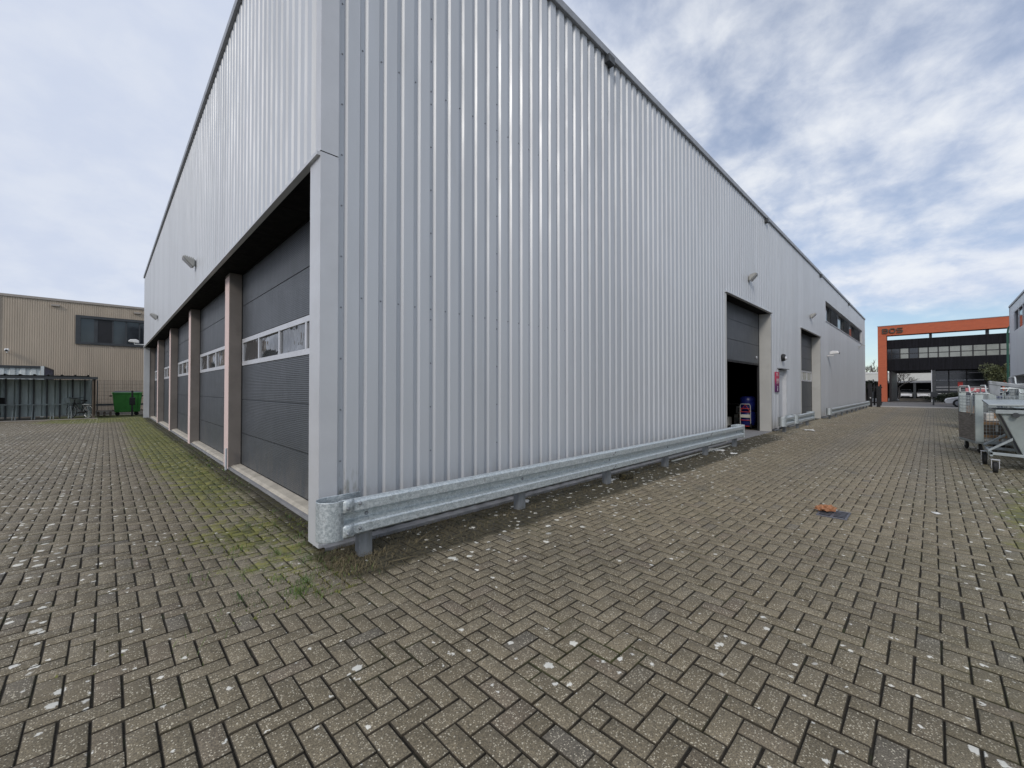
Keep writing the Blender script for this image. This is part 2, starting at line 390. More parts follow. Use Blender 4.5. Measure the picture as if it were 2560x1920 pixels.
cx = N.n('ShaderNodeCombineXYZ'); N.L.new(N.m('DIVIDE', dx, den), cx.inputs[0]); N.L.new(N.m('DIVIDE', dy, den), cx.inputs[1])
CP = cx.outputs[0]
big = N.noise(CP, .75, 3, .5, dist=.2); mid = N.noise(CP, 4.6, 5, .5, dist=.25); fine = N.noise(CP, 13., 5, .6, dist=.2)
cl = N.m('ADD', N.m('MULTIPLY', big, .40), N.m('ADD', N.m('MULTIPLY', mid, .42), N.m('MULTIPLY', fine, .18)))
# full cover towards the left half of the view, a clear band low on the right
side = N.m('ADD', N.m('MULTIPLY', dx, R.x), N.m('MULTIPLY', dy, R.y))
cover = N.mr(side, -.6, .5, .26, .0)
low = N.m('MULTIPLY', N.mr(el, .17, .08), N.mr(side, .1, .5))
cl2 = N.m('SUBTRACT', N.m('ADD', cl, cover), N.m('MULTIPLY', low, .42))
mask = N.mr(cl2, .28, .60, .30, 1.)
bright = N.mr(N.m('ADD', N.m('MULTIPLY', mid, .66), N.m('MULTIPLY', fine, .34)), .34, .68)
bright = N.m('ADD', N.m('MULTIPLY', bright, N.mr(side, -.5, .3, .3, 1.)), N.mr(side, .1, -.6, 0, .22), clamp=True)
ccol = N.mix(bright, (5.8, 6.55, 8.3), (8.7, 9.0, 9.5))
skyc = N.vscale(sky.outputs[0], (.92, .98, 1.02))
N.L.new(N.mix(N.m('MULTIPLY', mask, .96), skyc, ccol), bg.inputs['Color']); bg.inputs['Strength'].default_value = .1
sc.view_settings.view_transform = 'Standard'; sc.view_settings.look = 'None'; sc.view_settings.exposure = 0; sc.view_settings.gamma = 1
sc.render.engine = 'CYCLES'; sc.cycles.max_bounces = 6; sc.cycles.use_denoising = True

# ------------------------------------------------------------------ ground
g = MB(); g.add([(-900, -900, -.05), (900, -900, -.05), (900, 900, -.05), (-900, 900, -.05)], [(0, 1, 2, 3)]); struct(g.build('ground', 'earth'))
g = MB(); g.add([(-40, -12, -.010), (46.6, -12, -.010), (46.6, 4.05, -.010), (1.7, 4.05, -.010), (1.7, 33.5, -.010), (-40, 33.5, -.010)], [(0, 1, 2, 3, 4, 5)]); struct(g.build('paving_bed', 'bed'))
g = MB(); g.add([(49, -60, -.02), (130, -60, -.02), (130, 60, -.02), (49, 60, -.02)], [(0, 1, 2, 3)]); struct(g.build('road', 'asphalt'))
struct(MB().box(46.6, 48.9, -12, 9, -.1, .03).build('kerb_strip', 'kerb', bevel=.01))
struct(MB().box(73, 73.4, -.2, 3.0, -.02, .34).build('low_kerb_wall', 'kerb', bevel=.02))

def pavers():
    u = .1062; gap = .0036
    quads = []                                   # x0,x1,y0,y1
    XS0, XS1 = 1.452, 1.5585
    def inview(x, y):
        d = np.hypot(x, y); f = x*Fh.x+y*Fh.y; r = x*R.x+y*R.y
        return (d < 3.2) | ((f > 0) & (np.abs(r) < 1.55*f+1.2))
    # right field
    i, j = np.meshgrid(np.arange(-1, 430), np.arange(-70, 30), indexing='ij'); i = i.ravel(); j = j.ravel(); k = (i-j-2) % 4
    x = XS1+i*u; y = 1.358+j*u
    for kk in (0, 3):
        s = k == kk; X, Yy = x[s], y[s]
        q = np.stack([X, X+(2*u if kk == 0 else u), Yy, Yy+(u if kk == 0 else 2*u)], 1)
        q[:, 0] = np.maximum(q[:, 0], XS1); q[:, 3] = np.minimum(q[:, 3], 4.03); q[:, 1] = np.minimum(q[:, 1], 46.55)
        quads.append(q)
    # left field
    i, j = np.meshgrid(np.arange(-330, 0), np.arange(-70, 300), indexing='ij'); i = i.ravel(); j = j.ravel(); k = (i+j+2) % 4
    x = XS0+i*u; y = 1.3045+j*u
    for kk in (0, 2):
        s = k == kk; X, Yy = x[s], y[s]
        q = np.stack([X, X+(2*u if kk == 0 else u), Yy, Yy+(u if kk == 0 else 2*u)], 1)
        q[:, 1] = np.minimum(q[:, 1], XS0); quads.append(q)
    yy = 1.347+np.arange(-40, 140)*2*u
    quads.append(np.stack([0*yy+XS0, 0*yy+XS1, yy, yy+2*u], 1))
    yy = 4.06+np.arange(0, 232)*u
    quads.append(np.stack([0*yy+XS1, 0*yy+1.655, yy, yy+u], 1))
    q = np.concatenate(quads); q = q[(q[:, 1]-q[:, 0] > .03) & (q[:, 3]-q[:, 2] > .03)]
    cxm, cym = (q[:, 0]+q[:, 1])/2, (q[:, 2]+q[:, 3])/2
    keep = inview(cxm, cym) & (cym < 29.9)
    keep &= ~((cxm > 1.66) & (cym > 4.03))
    q = q[keep]; cxm, cym = (q[:, 0]+q[:, 1])/2, (q[:, 2]+q[:, 3])/2; n = len(q)
    d = np.hypot(cxm, cym); near = d < 16
    jx = rng.normal(0, .0011, (n, 2)); g_ = gap*rng.uniform(.6, 1.35, (n, 4))
    x0 = q[:, 0]+g_[:, 0]+jx[:, 0]; x1 = q[:, 1]-g_[:, 1]+jx[:, 0]; y0 = q[:, 2]+g_[:, 2]+jx[:, 1]; y1 = q[:, 3]-g_[:, 3]+jx[:, 1]
    h = rng.normal(0, .0007, n); tx = rng.normal(0, .0055, n); ty = rng.normal(0, .0055, n)
    def zt(x, y): return h+(x-cxm)*tx+(y-cym)*ty+.0045*np.sin(cxm*.9+.5)*np.sin(cym*1.1)+.002*np.sin(cxm*2.7)*np.sin(cym*2.3+1)
    b = .0058; ins = np.minimum(b, .2*(x1-x0))
    top = [np.stack([a, c, zt(a, c)], 1) for a, c in ((x0+ins, y0+ins), (x1-ins, y0+ins), (x1-ins, y1-ins), (x0+ins, y1-ins))]
    mid = [np.stack([a, c, zt(a, c)-.0042], 1) for a, c in ((x0, y0), (x1, y0), (x1, y1), (x0, y1))]
    bot = [np.stack([a, c, 0*a-.03], 1) for a, c in ((x0, y0), (x1, y0), (x1, y1), (x0, y1))]
    V = np.stack(top+mid+bot, 1).reshape(-1, 3)       # n*12
    base = np.arange(n)*12
    faces = [np.stack([base, base+1, base+2, base+3], 1)]
    for a in range(4):
        c = (a+1) % 4
        faces.append(np.stack([base+4+a, base+4+c, base+c, base+a], 1))
        bn = base[near]; faces.append(np.stack([bn+8+a, bn+8+c, bn+4+c, bn+4+a], 1))
    fc = np.concatenate(faces)
    me = bpy.data.meshes.new('yard_paving'); me.vertices.add(len(V)); me.vertices.foreach_set('co', V.ravel())
    me.loops.add(fc.size); me.loops.foreach_set('vertex_index', fc.ravel().astype(np.int32))
    me.polygons.add(len(fc)); me.polygons.foreach_set('loop_start', np.arange(len(fc), dtype=np.int32)*4)
    me.polygons.foreach_set('loop_total', np.full(len(fc), 4, dtype=np.int32))
    tone = np.repeat(rng.uniform(0, 1, (n, 3)), 12, 0); tone[:, 2] = np.tile([0]*4+[1]*8, n); at = me.attributes.new('tone', 'FLOAT_VECTOR', 'POINT'); at.data.foreach_set('vector', tone.astype(np.float32).ravel())
    me.update(calc_edges=True); me.validate(); me.materials.append(M['paver'])
    o = bpy.data.objects.new('yard_paving', me); COL.objects.link(o); struct(o)
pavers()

# ------------------------------------------------------------------ warehouse
WH = thing('warehouse', 'big silver corrugated metal warehouse with a row of grey overhead doors', 'warehouse', (XC, YC, 0))
X_END, Y_END, H = 46.2, 29.35, 7.45
P_, CR, FL, DEP = .2057, .12, .0231, .035
def profile(start, end, first, flat):
    pts = [(start, flat)]; c = first
    while c < end:
        for d, o in ((-FL, DEP), (0, 0), (CR, 0), (CR+FL, DEP)):
            if start < c+d < end: pts.append((c+d, o))
        c += P_
    pts.append((end, pts[-1][1])); return pts
def clad(pts, z0, z1, holes, fn, mb):
    cuts = sorted({x for h in holes for x in h[:2]})
    out = []
    for (a, da), (b, db) in zip(pts, pts[1:]):
        xs = [a]+[c for c in cuts if a+1e-6 < c < b-1e-6]+[b]
        for p, q in zip(xs, xs[1:]):
            e = lambda t: da+(db-da)*(t-a)/(b-a) if b > a else da
            out.append((p, e(p), q, e(q)))
    for p, dp, q, dq in out:
        zz = [(z0, z1)]
        for h in holes:
            if h[0] <= (p+q)/2 <= h[1]:
                nz = []
                for a, b in zz:
                    if h[3] <= a or h[2] >= b: nz.append((a, b)); continue
                    if h[2] > a: nz.append((a, h[2]))
                    if h[3] < b: nz.append((h[3], b))
                zz = nz
        for a, b in zz: mb.add([fn(p, dp, a), fn(q, dq, a), fn(q, dq, b), fn(p, dp, b)], [(0, 1, 2, 3)])
D1 = (12.30, 16.80, -1, 4.19); PD = (17.78, 18.98, -1, 2.26); D2 = (21.62, 26.02, -1, 4.17); WIN = (27.65, 44.2, 5.20, 6.26)
holes = [D1, PD, D2, WIN]
mb = MB(); clad(profile(1.60, X_END-.14, 1.676, DEP), .075, H, holes, lambda x, d, z: (x, YC+d, z), mb)
mb.build('wall_cladding', 'clad', WH, True)
mb = MB(); clad(profile(4.14, Y_END-.12, 4.27, DEP), 3.735, H, [], lambda y, d, z: (XC+d, y, z), mb)
mb.build('fascia_cladding', 'clad', WH, True)
# structural shell
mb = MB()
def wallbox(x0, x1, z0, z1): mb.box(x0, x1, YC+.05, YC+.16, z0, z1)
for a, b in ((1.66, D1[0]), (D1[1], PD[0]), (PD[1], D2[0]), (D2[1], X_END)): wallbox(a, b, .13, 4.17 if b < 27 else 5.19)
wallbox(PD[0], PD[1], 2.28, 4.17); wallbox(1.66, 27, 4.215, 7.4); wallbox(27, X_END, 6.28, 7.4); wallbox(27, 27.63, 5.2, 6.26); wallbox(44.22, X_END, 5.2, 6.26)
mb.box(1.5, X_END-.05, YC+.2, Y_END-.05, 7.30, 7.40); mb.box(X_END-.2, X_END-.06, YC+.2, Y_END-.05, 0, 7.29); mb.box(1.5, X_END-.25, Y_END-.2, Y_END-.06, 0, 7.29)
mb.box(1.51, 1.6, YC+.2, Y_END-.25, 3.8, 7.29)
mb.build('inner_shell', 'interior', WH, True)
# plinth under the cladding (gap shadow put into its black) & base channel
mb = MB()
for a, b in ((1.66, D1[0]-.02), (D1[1]+.02, PD[0]-.02), (PD[1]+.02, D2[0]-.02), (D2[1]+.02, X_END-.05)): mb.box(a, b, YC+.055, YC+.13, -.02, .12)
mb.split('shaded_plinth', 'seal', WH, True)
mb = MB()
for a, b in ((1.45, D1[0]-.05), (D1[1]+.1, PD[0]-.06), (PD[1]+.06, D2[0]-.06), (D2[1]+.1, X_END-.03)):
    mb.add([(a, 3.925, .004), (b, 3.925, .004), (b, 3.925, .038), (a, 3.925, .038), (a, 4.055, .046), (b, 4.055, .046), (a, 3.93, .004), (b, 3.93, .004), (a, 3.93, .034), (b, 3.93, .034)],
           [(0, 1, 2, 3), (3, 2, 5, 4), (1, 0, 6, 7), (6, 8, 9, 7), (0, 3, 8, 6), (1, 7, 9, 2)])
mb.split('base_channel', 'channel', WH, True)
# roof edge
mb = MB(); mb.box(XC-.05, X_END+.04, YC-.05, YC+.06, 7.40, 7.53); mb.box(XC-.05, XC+.06, YC+.065, Y_END+.04, 7.40, 7.53)
mb.box(X_END-.06, X_END+.04, YC+.065, Y_END+.04, 7.40, 7.53)
mb.split('roof_edge', 'roofedge', WH, True, bevel=.012)
# corner trims
mb = MB(); mb.add([(XC-.004, 4.13, 3.745), (XC-.004, YC-.006, 3.745), (1.585, YC-.006, 3.745), (1.585, YC+.036, 3.745), (1.61, YC+.03, 3.745)] +
                  [(XC-.004, 4.13, 7.39), (XC-.004, YC-.006, 7.39), (1.585, YC-.006, 7.39), (1.585, YC+.036, 7.39), (1.61, YC+.03, 7.39)], [(i, i+1, i+6, i+5) for i in range(4)])
mb.build('corner_trim', 'trim', WH, True)
mb = MB(); mb.add([(1.66, 4.275, .02), (XC-.004, 4.275, .02), (XC-.004, YC-.006, .02), (1.585, YC-.006, .02), (1.585, YC+.036, .02), (1.61, YC+.03, .02)] +
                  [(1.66, 4.275, 3.70), (XC-.004, 4.275, 3.70), (XC-.004, YC-.006, 3.735), (1.585, YC-.006, 3.735), (1.585, YC+.036, 3.735), (1.61, YC+.03, 3.735)], [(i, i+1, i+7, i+6) for i in range(5)])
mb.box(1.66, 1.9, 4.22, 4.275, 0, 3.70)
mb.build('corner_casing', 'trim', WH, True)
mb = MB(); mb.box(X_END-.14, X_END, YC-.006, YC+.04, .02, 7.39); mb.box(XC-.004, XC+.04, Y_END-.12, Y_END, 3.73, 7.39); mb.box(XC, 1.648, 29.07, Y_END, 0, 3.70)
mb.split('end_trim', 'trim', WH, True)
# fascia drip lip and soffit
MB().box(XC-.035, XC+.03, YC-.004+.01, Y_END, 3.70, 3.735).build('drip_lip', 'trim', WH, True)
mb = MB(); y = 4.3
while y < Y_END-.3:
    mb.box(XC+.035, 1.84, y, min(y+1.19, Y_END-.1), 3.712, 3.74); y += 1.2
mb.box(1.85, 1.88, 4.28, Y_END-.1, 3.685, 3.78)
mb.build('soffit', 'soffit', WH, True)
# pilasters, doors of the long bay front
PY = [9.31, 14.27, 19.21, 24.14, 29.09]
for i, y in enumerate(PY):
    y1 = y+.37
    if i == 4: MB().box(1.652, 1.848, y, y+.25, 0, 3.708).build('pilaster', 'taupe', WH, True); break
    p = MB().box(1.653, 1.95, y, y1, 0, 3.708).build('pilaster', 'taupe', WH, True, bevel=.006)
    MB().box(1.648, 1.6525, y+.003, y1-.003, .0, 3.65).build('sunlit_face', 'pinkface', p, True)  # thin sheet carrying the sunlit tone of the pilaster front
def grid_pane(x, y0, y1, z0, z1, bulge):
    mb = MB(); n = 10
    for a in range(n+1):
        for b in range(n+1):
            s, t = a/n, b/n
            mb.v.append((x-bulge*16*s*(1-s)*t*(1-t), y0+(y1-y0)*s, z0+(z1-z0)*t))
    for a in range(n):
        for b in range(n):
            i = a*(n+1)+b; mb.f.append((i, i+1, i+n+2, i+n+1))
    return mb
starts = [4.52]+[y+.37 for y in PY[:4]]
XD = 1.862
ZJ = [.075, .663, 1.305, 1.945, 2.46, 3.09, 3.72]
for y0, y1 in zip(starts, PY):
    a, b = y0+.05, y1-.05
    mb = MB()
    for k in range(6):
        if k == 3: continue
        mb.box(XD, XD+.04, a, b, ZJ[k]+.004, ZJ[k+1]-.004)
    mb.box(XD+.02, XD+.05, a, b, .075, 1.9); mb.box(XD+.02, XD+.05, a, b, 2.5, 3.78)
    door = mb.build('overhead_door', 'door', WH, True, bevel=.004)
    MB().box(XD-.012, XD+.04, a, b, .032, .074).build('bottom_seal', 'seal', door, True)
    mb = MB(); mb.box(XD-.01, XD+.02, y0, a-.004, .02, 3.70); mb.box(XD-.01, XD+.02, b+.004, y1, .02, 3.70); mb.split('guide_rail', 'seal', door, True)
    fr = MB(); z0, z1 = ZJ[3], ZJ[4]; w = (b-a)/4
    fr.box(XD-.006, XD+.034, a, b, z0+.004, z0+.082); fr.box(XD-.006, XD+.034, a, b, z1-.082, z1-.004)
    pn = MB()
    for k in range(5):
        yy = a+k*w; ww = .03 if 0 < k < 4 else .03
        fr.box(XD-.004, XD+.032, max(a, yy-ww), min(b, yy+ww), z0+.082, z1-.082)
    for k in range(4):
        sgn = [.03, -.022, .034, -.02][k]
        gp = grid_pane(XD+.022, a+k*w+.03, a+(k+1)*w-.03, z0+.082, z1-.082, sgn*1.0); pn.add(gp.v, gp.f)
    fr.build('window_frame', 'frame', door, True, bevel=.003); pn.build('pane', 'acrylic', door, True, smooth=True)
    mb = MB().prism([(1.70, .035), (1.74, .06), (1.86, .075), (1.86, -.02), (1.70, -.02)], lambda p, t: (p[0], t, p[1]), y0-.02, y1+.02)
    s = mb.build('door_sill', 'sill', WH, True, bevel=.006)
    MB().box(1.66, 1.698, y0-.02, y1+.02, -.02, .03).build('sill_edge', 'sillgrey', s, True)
# lane side door openings
def jambs(hole, yb, lintel=True):
    mb = MB(); x0, x1, _, zt = hole
    mb.box(x1-.02, x1+.06, YC-.012, yb, 0, zt); mb.box(x0-.05, x0+.0, YC-.012, yb, .0, zt)
    o = mb.split('door_jamb', 'jamb', WH, True)
    MB().box(x0-.1, x1+.1, YC-.055, YC+.04, zt+.002, zt+.035).build('lintel_trim', 'trim', WH, True, bevel=.004)
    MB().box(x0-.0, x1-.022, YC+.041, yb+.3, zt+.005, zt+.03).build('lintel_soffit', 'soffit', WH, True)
jambs(D1, 4.36); jambs(D2, 4.36)
mb = MB(); zs = [2.41, 3.05, 3.67, 4.19]
for a, b in zip(zs, zs[1:]): mb.box(12.33, 16.70, 4.362, 4.40, a+.004, b-.004)
mb.box(12.33, 16.70, 4.38, 4.41, 2.41, 4.2)
d = mb.build('overhead_door', 'door', WH, True, bevel=.004, label='grey overhead door raised halfway over a dark hall')
MB().box(12.33, 16.70, 4.355, 4.40, 2.35, 2.408).build('bottom_seal', 'seal', d, True)
MB().lathe([(.0, 0), (.05, 0), (.05, .02), (.03, .035), (0, .035)], (16.35, 4.325, 2.62), 'y', 12).build('handle', 'frame', d, True)
MB().box(16.705, 16.76, 4.361, 4.42, 0, 4.18).build('guide_rail', 'seal', d, True)
# hall floor threshold
MB().box(12.32, 16.78, 3.99, 5.2, -.04, .012).build('threshold', 'sillgrey', WH, True)
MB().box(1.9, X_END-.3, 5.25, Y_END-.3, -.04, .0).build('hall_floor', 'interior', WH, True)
mb = MB(); zs = [.06, .63, 1.25, 1.88, 2.40, 3.0, 3.6, 4.19]
for k, (a, b) in enumerate(zip(zs, zs[1:])):
    if k == 3: continue
    mb.box(21.65, 25.93, 4.362, 4.40, a+.004, b-.004)
mb.box(21.65, 25.93, 4.38, 4.42, .06, 1.85); mb.box(21.65, 25.93, 4.38, 4.42, 2.45, 4.19)
d = mb.build('overhead_door', 'door', WH, True, bevel=.004)
fr = MB(); fr.box(21.65, 25.93, 4.356, 4.39, 1.884, 1.95); fr.box(21.65, 25.93, 4.356, 4.39, 2.33, 2.396)
for k in range(5):
    x = 21.65+k*4.28/4; fr.box(max(21.65, x-.03), min(25.93, x+.03), 4.358, 4.388, 1.95, 2.33)
fr.build('window_frame', 'frame', d, True); MB().box(21.7, 25.9, 4.38, 4.385, 1.951, 2.329).build('pane', 'paleglass', d, True)
MB().box(21.65, 25.93, 4.355, 4.40, 0, .058).build('bottom_seal', 'seal', d, True)
MB().box(25.935, 25.995, 4.361, 4.42, 0, 4.16).build('guide_rail', 'seal', d, True)
# personnel door
mb = MB(); mb.box(17.80, 18.96, 4.13, 4.17, .02, 2.24)
d = mb.build('door', 'clad', WH, True); d['label'] = 'grey flush service door'
mb = MB(); mb.box(17.74, 17.80, YC-.01, 4.2, .02, 2.26); mb.box(18.96, 19.03, YC-.01, 4.2, .02, 2.26); mb.split('door_frame', 'trim', d, True)
MB().box(17.68, 19.08, YC-.09, YC+.04, 2.262, 2.29).build('door_canopy', 'roofedge', d, True)
mb = MB(); mb.cyl((17.95, 4.13, 1.1), (17.95, 4.07, 1.1), .035, 12); mb.tube([(17.95, 4.075, 1.1), (18.07, 4.075, 1.1)], .012); mb.build('handle', 'frame', d, True)
# ribbon window
mb = MB(); mb.box(27.60, 44.25, YC-.03, YC+.22, 5.165, 5.20); mb.build('window_sill', 'trim', WH, True)
wf = MB(); wf.box(27.65, 44.2, YC+.20, YC+.26, 5.205, 5.25); wf.box(27.65, 44.2, YC+.20, YC+.26, 6.20, 6.255)
xs = [27.65, 30.1, 33.0, 35.2, 38.2, 40.5, 44.2]
for x in xs: wf.box(x-.06, x+.06, YC+.17, YC+.27, 5.251, 6.199)
wf = wf.build('window', 'dark', WH, True)
for k in (0, 2, 4): MB().box(xs[k]+.061, xs[k+1]-.061, YC+.22, YC+.24, 5.251, 6.199).build('pane', 'glass', wf, True)
for k in (1, 3, 5):
    mb = MB(); z = 5.27
    while z < 6.17:
        x0, x1 = xs[k]+.062, xs[k+1]-.062
        mb.hexa([(x0, YC+.10, z), (x1, YC+.10, z), (x1, YC+.2, z+.05), (x0, YC+.2, z+.05)], [(x0, YC+.10, z+.012), (x1, YC+.10, z+.012), (x1, YC+.2, z+.062), (x0, YC+.2, z+.062)]); z += .078
    mb.build('louvre', 'post', wf, True)
mb = MB(); mb.box(27.61, 27.65, YC-.005, YC+.27, 5.2, 6.26); mb.box(44.2, 44.26, YC-.005, YC+.27, 5.2, 6.26); mb.box(27.6, 44.26, YC-.02, YC+.27, 6.262, 6.29); mb.split('window_reveal', 'trim', WH, True)
# overflow spouts under the roof edge
for x in (6.32, 16.25, 26.2, 36.4):
    mb = MB(); mb.box(x-.09, x+.09, YC-.10, YC-.055, 7.26, 7.39); mb.box(x-.09, x+.09, YC-.054, YC+.03, 7.26, 7.275); mb.box(x-.09, x-.078, YC-.054, YC+.03, 7.276, 7.39); mb.box(x+.078, x+.09, YC-.054, YC+.03, 7.276, 7.39)
    mb.build('overflow_spout', 'dark', WH, True)
# screws in the valleys
mb = MB()
def screw(x, z): mb.lathe([(.0, -.006), (.006, -.006), (.009, 0), (.009, .004)], (x, YC+DEP-.002, z), 'y', 6)
for k in range(60):
    x = 1.676+k*P_-FL-.021
    if x > 12.2: break
    for z in (.17, 2.42, 4.95) if k else (): screw(x, z)
for x in (1.676-FL-.021, 1.676+5*P_-FL-.021, 1.676+10*P_-FL-.021):
    z = .3
    while z < 7.2: screw(x, z); z += .5
mb.build('screw_rows', 'roofedge', WH, True)['kind'] = 'stuff'
MB().tube([(1.60, 9.20, .0), (1.605, 9.22, .40)], .02, 10).build('pipe_stub', 'frame', WH, True)

# ------------------------------------------------------------------ wall lamps, cameras, sign
def floodlight(loc, nrm, label):
    t = thing('wall_floodlight', label, 'wall lamp', loc, math.atan2(nrm[1], nrm[0]), 'floodlights on the warehouse walls'); t.scale = (.62, .62, .62)
    # local +x points away from the wall
    MB().box(-.01, .05, -.06, .06, -.1, .1).build('bracket', 'lampgrey', t, bevel=.008)
    side = [(.05, -.13), (.10, -.17), (.36, .10), (.40, .18), (.36, .19), (.05, .12)]
    MB().prism(side, lambda p, s: (p[0], s, p[1]), -.17, .17).build('housing', 'lampgrey', t, bevel=.03)
    MB().prism([(.12, -.175), (.125, -.18), (.39, .10), (.385, .115)], lambda p, s: (p[0], s, p[1]), -.14, .14).build('lens', 'frame', t)
    mb = MB()
    for k in range(5): mb.prism([(.08+.055*k, .128+.012*k), (.1+.055*k, .128+.012*k), (.1+.055*k, .165+.012*k), (.08+.055*k, .16+.012*k)], lambda p, s: (p[0], s, p[1]), -.15, .15)
    mb.build('cooling_fin', 'lampgrey', t)
floodlight((XC, 11.6, 4.33), (-1, 0), 'grey floodlight on the fascia over the overhead doors, nearer of the two')
floodlight((XC, 21.1, 4.30), (-1, 0), 'small grey floodlight at the far end of the fascia, by the beige building')
floodlight((14.35, YC, 4.98), (0, -1), 'grey floodlight on the ribbed wall over the half open door')
floodlight((23.6, YC, 4.93), (0, -1), 'grey floodlight over the far closed door with the window strip')
t = thing('bulkhead_lamp', 'round black bulkhead lamp above the service door', 'wall lamp', (18.35, YC, 2.70))
MB().lathe([(.0, 0), (.13, 0), (.14, -.05), (.12, -.11), (0, -.11)], (0, 0, 0), 'y', 18).build('housing', 'black', t, smooth=True)
MB().lathe([(.0, -.112), (.08, -.112), (.07, -.15), (0, -.17)], (0, 0, -.03), 'y', 14).build('glass', 'frame', t, smooth=True)
def camera_unit(loc, ang, label, arm=.35):
    t = thing('security_camera', label, 'camera', loc, ang, 'white security cameras')
    MB().tube([(0, 0, 0), (arm, 0, 0), (arm, 0, .08)], .025, 8).build('arm', 'white', t)
    MB().prism([(arm-.18, .06), (arm+.22, .10), (arm+.24, .16), (arm+.16, .24), (arm-.06, .26), (arm-.18, .2)], lambda p, s: (p[0], s, p[1]), -.09, .09).build('housing', 'white', t, bevel=.03)
    MB().lathe([(0, 0), (.06, 0), (.06, .02), (0, .02)], (arm+.225, 0, .13), 'x', 12).build('lens', 'black', t)
camera_unit((28.1, YC, 3.32), -PI/2, 'white security camera on a short arm right of the far closed door', .28)
camera_unit((XC+.02, 29.2, 3.85), PI, 'white security camera at the far corner of the door bay, before the dark window', .4)
mb = MB(); mb.tube([(42.0, YC, 4.75), (42.0, YC-.2, 4.95), (42.0, YC-.38, 4.85)], .025, 6); mb.box(41.94, 42.06, YC-.02, YC, 4.6, 4.9)
tag(mb.build('wall_bracket', 'lampgrey'), 'thin grey bracket under the far end of the ribbon window', 'bracket')
t = thing('notice_sign', 'tall pink and purple notice board left of the service door', 'sign', (17.5, YC-.03, 1.40))
MB().box(17.26, 17.74, YC-.045, YC-.012, 1.40, 2.13).build('board', 'sign', t, True, bevel=.004)
mb = MB()
for z, h, w, x in ((2.04, .03, .2, 17.35), (1.99, .012, .26, 17.35), (1.85, .028, .3, 17.36), (1.79, .028, .3, 17.36), (1.74, .01, .3, 17.36), (1.71, .01, .2, 17.36)): mb.box(x, x+w, YC-.049, YC-.0455, z, z+h)
mb.build('printed_line', 'white', t, True)
mb = MB(); mb.box(17.47, 17.53, YC-.049, YC-.0455, 1.44, 1.54); mb.lathe([(0, 0), (.032, 0), (.032, .003), (0, .003)], (17.5, YC-.049, 1.585), 'y', 14); mb.build('info_mark', 'white', t, True)

# ------------------------------------------------------------------ guardrails
WP = [(.015, 0), (.06, .006), (.08, .022), (.08, .092), (.068, .103), (.012, .120), (0, .130), (0, .180), (.012, .190), (.068, .207), (.08, .218), (.08, .288), (.06, .304), (.015, .31)]
def guardrail(x0, x1, posts, label, z0=.228, bolts=True):
    t = thing('guardrail', label, 'guardrail', (x0, 3.6, 0), 0, 'galvanised guardrails along the warehouse')
    YF = 3.60                                # back plane of the beam
    def ring(x): return [(x, YF-d, z0+z) for d, z in WP]
    mb = MB(); a, b = x0+.16, x1-.16; n = max(1, int((b-a)/2)); xs = [a+(b-a)*k/n for k in range(n+1)]
    for k, x in enumerate(xs): mb.v += ring(x)
    m = len(WP)
    for k in range(n):
        for i in range(m-1): mb.f.append((k*m+i, k*m+m+i, k*m+m+i+1, k*m+i+1))
    beam = mb.build('beam', 'galv', t, True, solid=.004, bevel=.004)
    for s, xe in ((1, x0), (-1, x1)):
        mb = MB(); path = []
        r = .115; cx_ = xe+s*r
        yf = YF-.084
        for d in (.065, .0): path.append((cx_+s*d, yf, d))
        for q in range(1, 15):
            an = PI*q/14; path.append((cx_-s*r*math.sin(an), yf+r-r*math.cos(an), 0.))
        path.append((cx_+s*.14, yf+2*r, 0)); path.append((cx_+s*.32, yf+2*r+.0, 0))
        for k, (x, y, d) in enumerate(path):
            blend = 0.
            for dd, z in WP:
                off = (.08-dd)*blend if 0 < 1 else 0
                zz = z0-.012*(1-blend)+z*(1+.08*(1-blend))
                mb.v.append((x, y+off, zz))
        for k in range(len(path)-1):
            for i in range(m-1): mb.f.append((k*m+i, k*m+m+i, k*m+m+i+1, k*m+i+1))
        for za, zb in ((-.006, .112), (.204, .325)):
            zs_ = [za, za+.02, zb-.02, zb]; ds_ = [.012, 0, 0, .012]; xa, xb = cx_+s*.058, cx_+s*.157; o_ = len(mb.v)
            for x in (xa, xb): mb.v += [(x, yf-.003+d, z0+z) for z, d in zip(zs_, ds_)]
            mb.f += [(o_+i, o_+4+i, o_+5+i, o_+1+i) for i in range(3)]
        mb.build('end_cap', 'galv', t, True, solid=.004, smooth=True).data.set_sharp_from_angle(angle=.45)
    for p in posts:
        mb = MB(); y = YF+.005
        mb.box(p-.06, p+.06, y, y+.006, -.05, z0+.26); mb.box(p-.06, p-.054, y+.006, y+.09, -.05, z0+.26); mb.box(p+.054, p+.06, y+.006, y+.09, -.05, z0+.26)
        mb.box(p-.053, p-.03, y+.084, y+.09, -.05, z0+.26); mb.box(p+.03, p+.053, y+.084, y+.09, -.05, z0+.26)
        mb.build('post', 'post', t, True)
        if bolts and p < 13:
            MB().lathe([(0, -.010), (.012, -.010), (.018, -.004), (.018, 0)], (p, YF-.002, z0+.155), 'y', 10).build('bolt', 'post', t, True, smooth=True)
    js = [x0+.16]+[p-.06 for p in posts[1:]][1:-1:2]
    if bolts and x0 < 13:
        for j in js:
            for dx_ in (.055, .165 if j == js[0] else .1):
                for zz in (.035 if dx_ < .1 else .06, .25 if dx_ < .1 else .275):
                    MB().lathe([(0, -.010), (.010, -.013), (.017, -.004), (.017, 0)], (j+dx_, YF-(.0895 if j == js[0] and dx_ < .1 else .0825), z0+zz), 'y', 10).build('bolt', 'post', t, True, smooth=True)
    return t
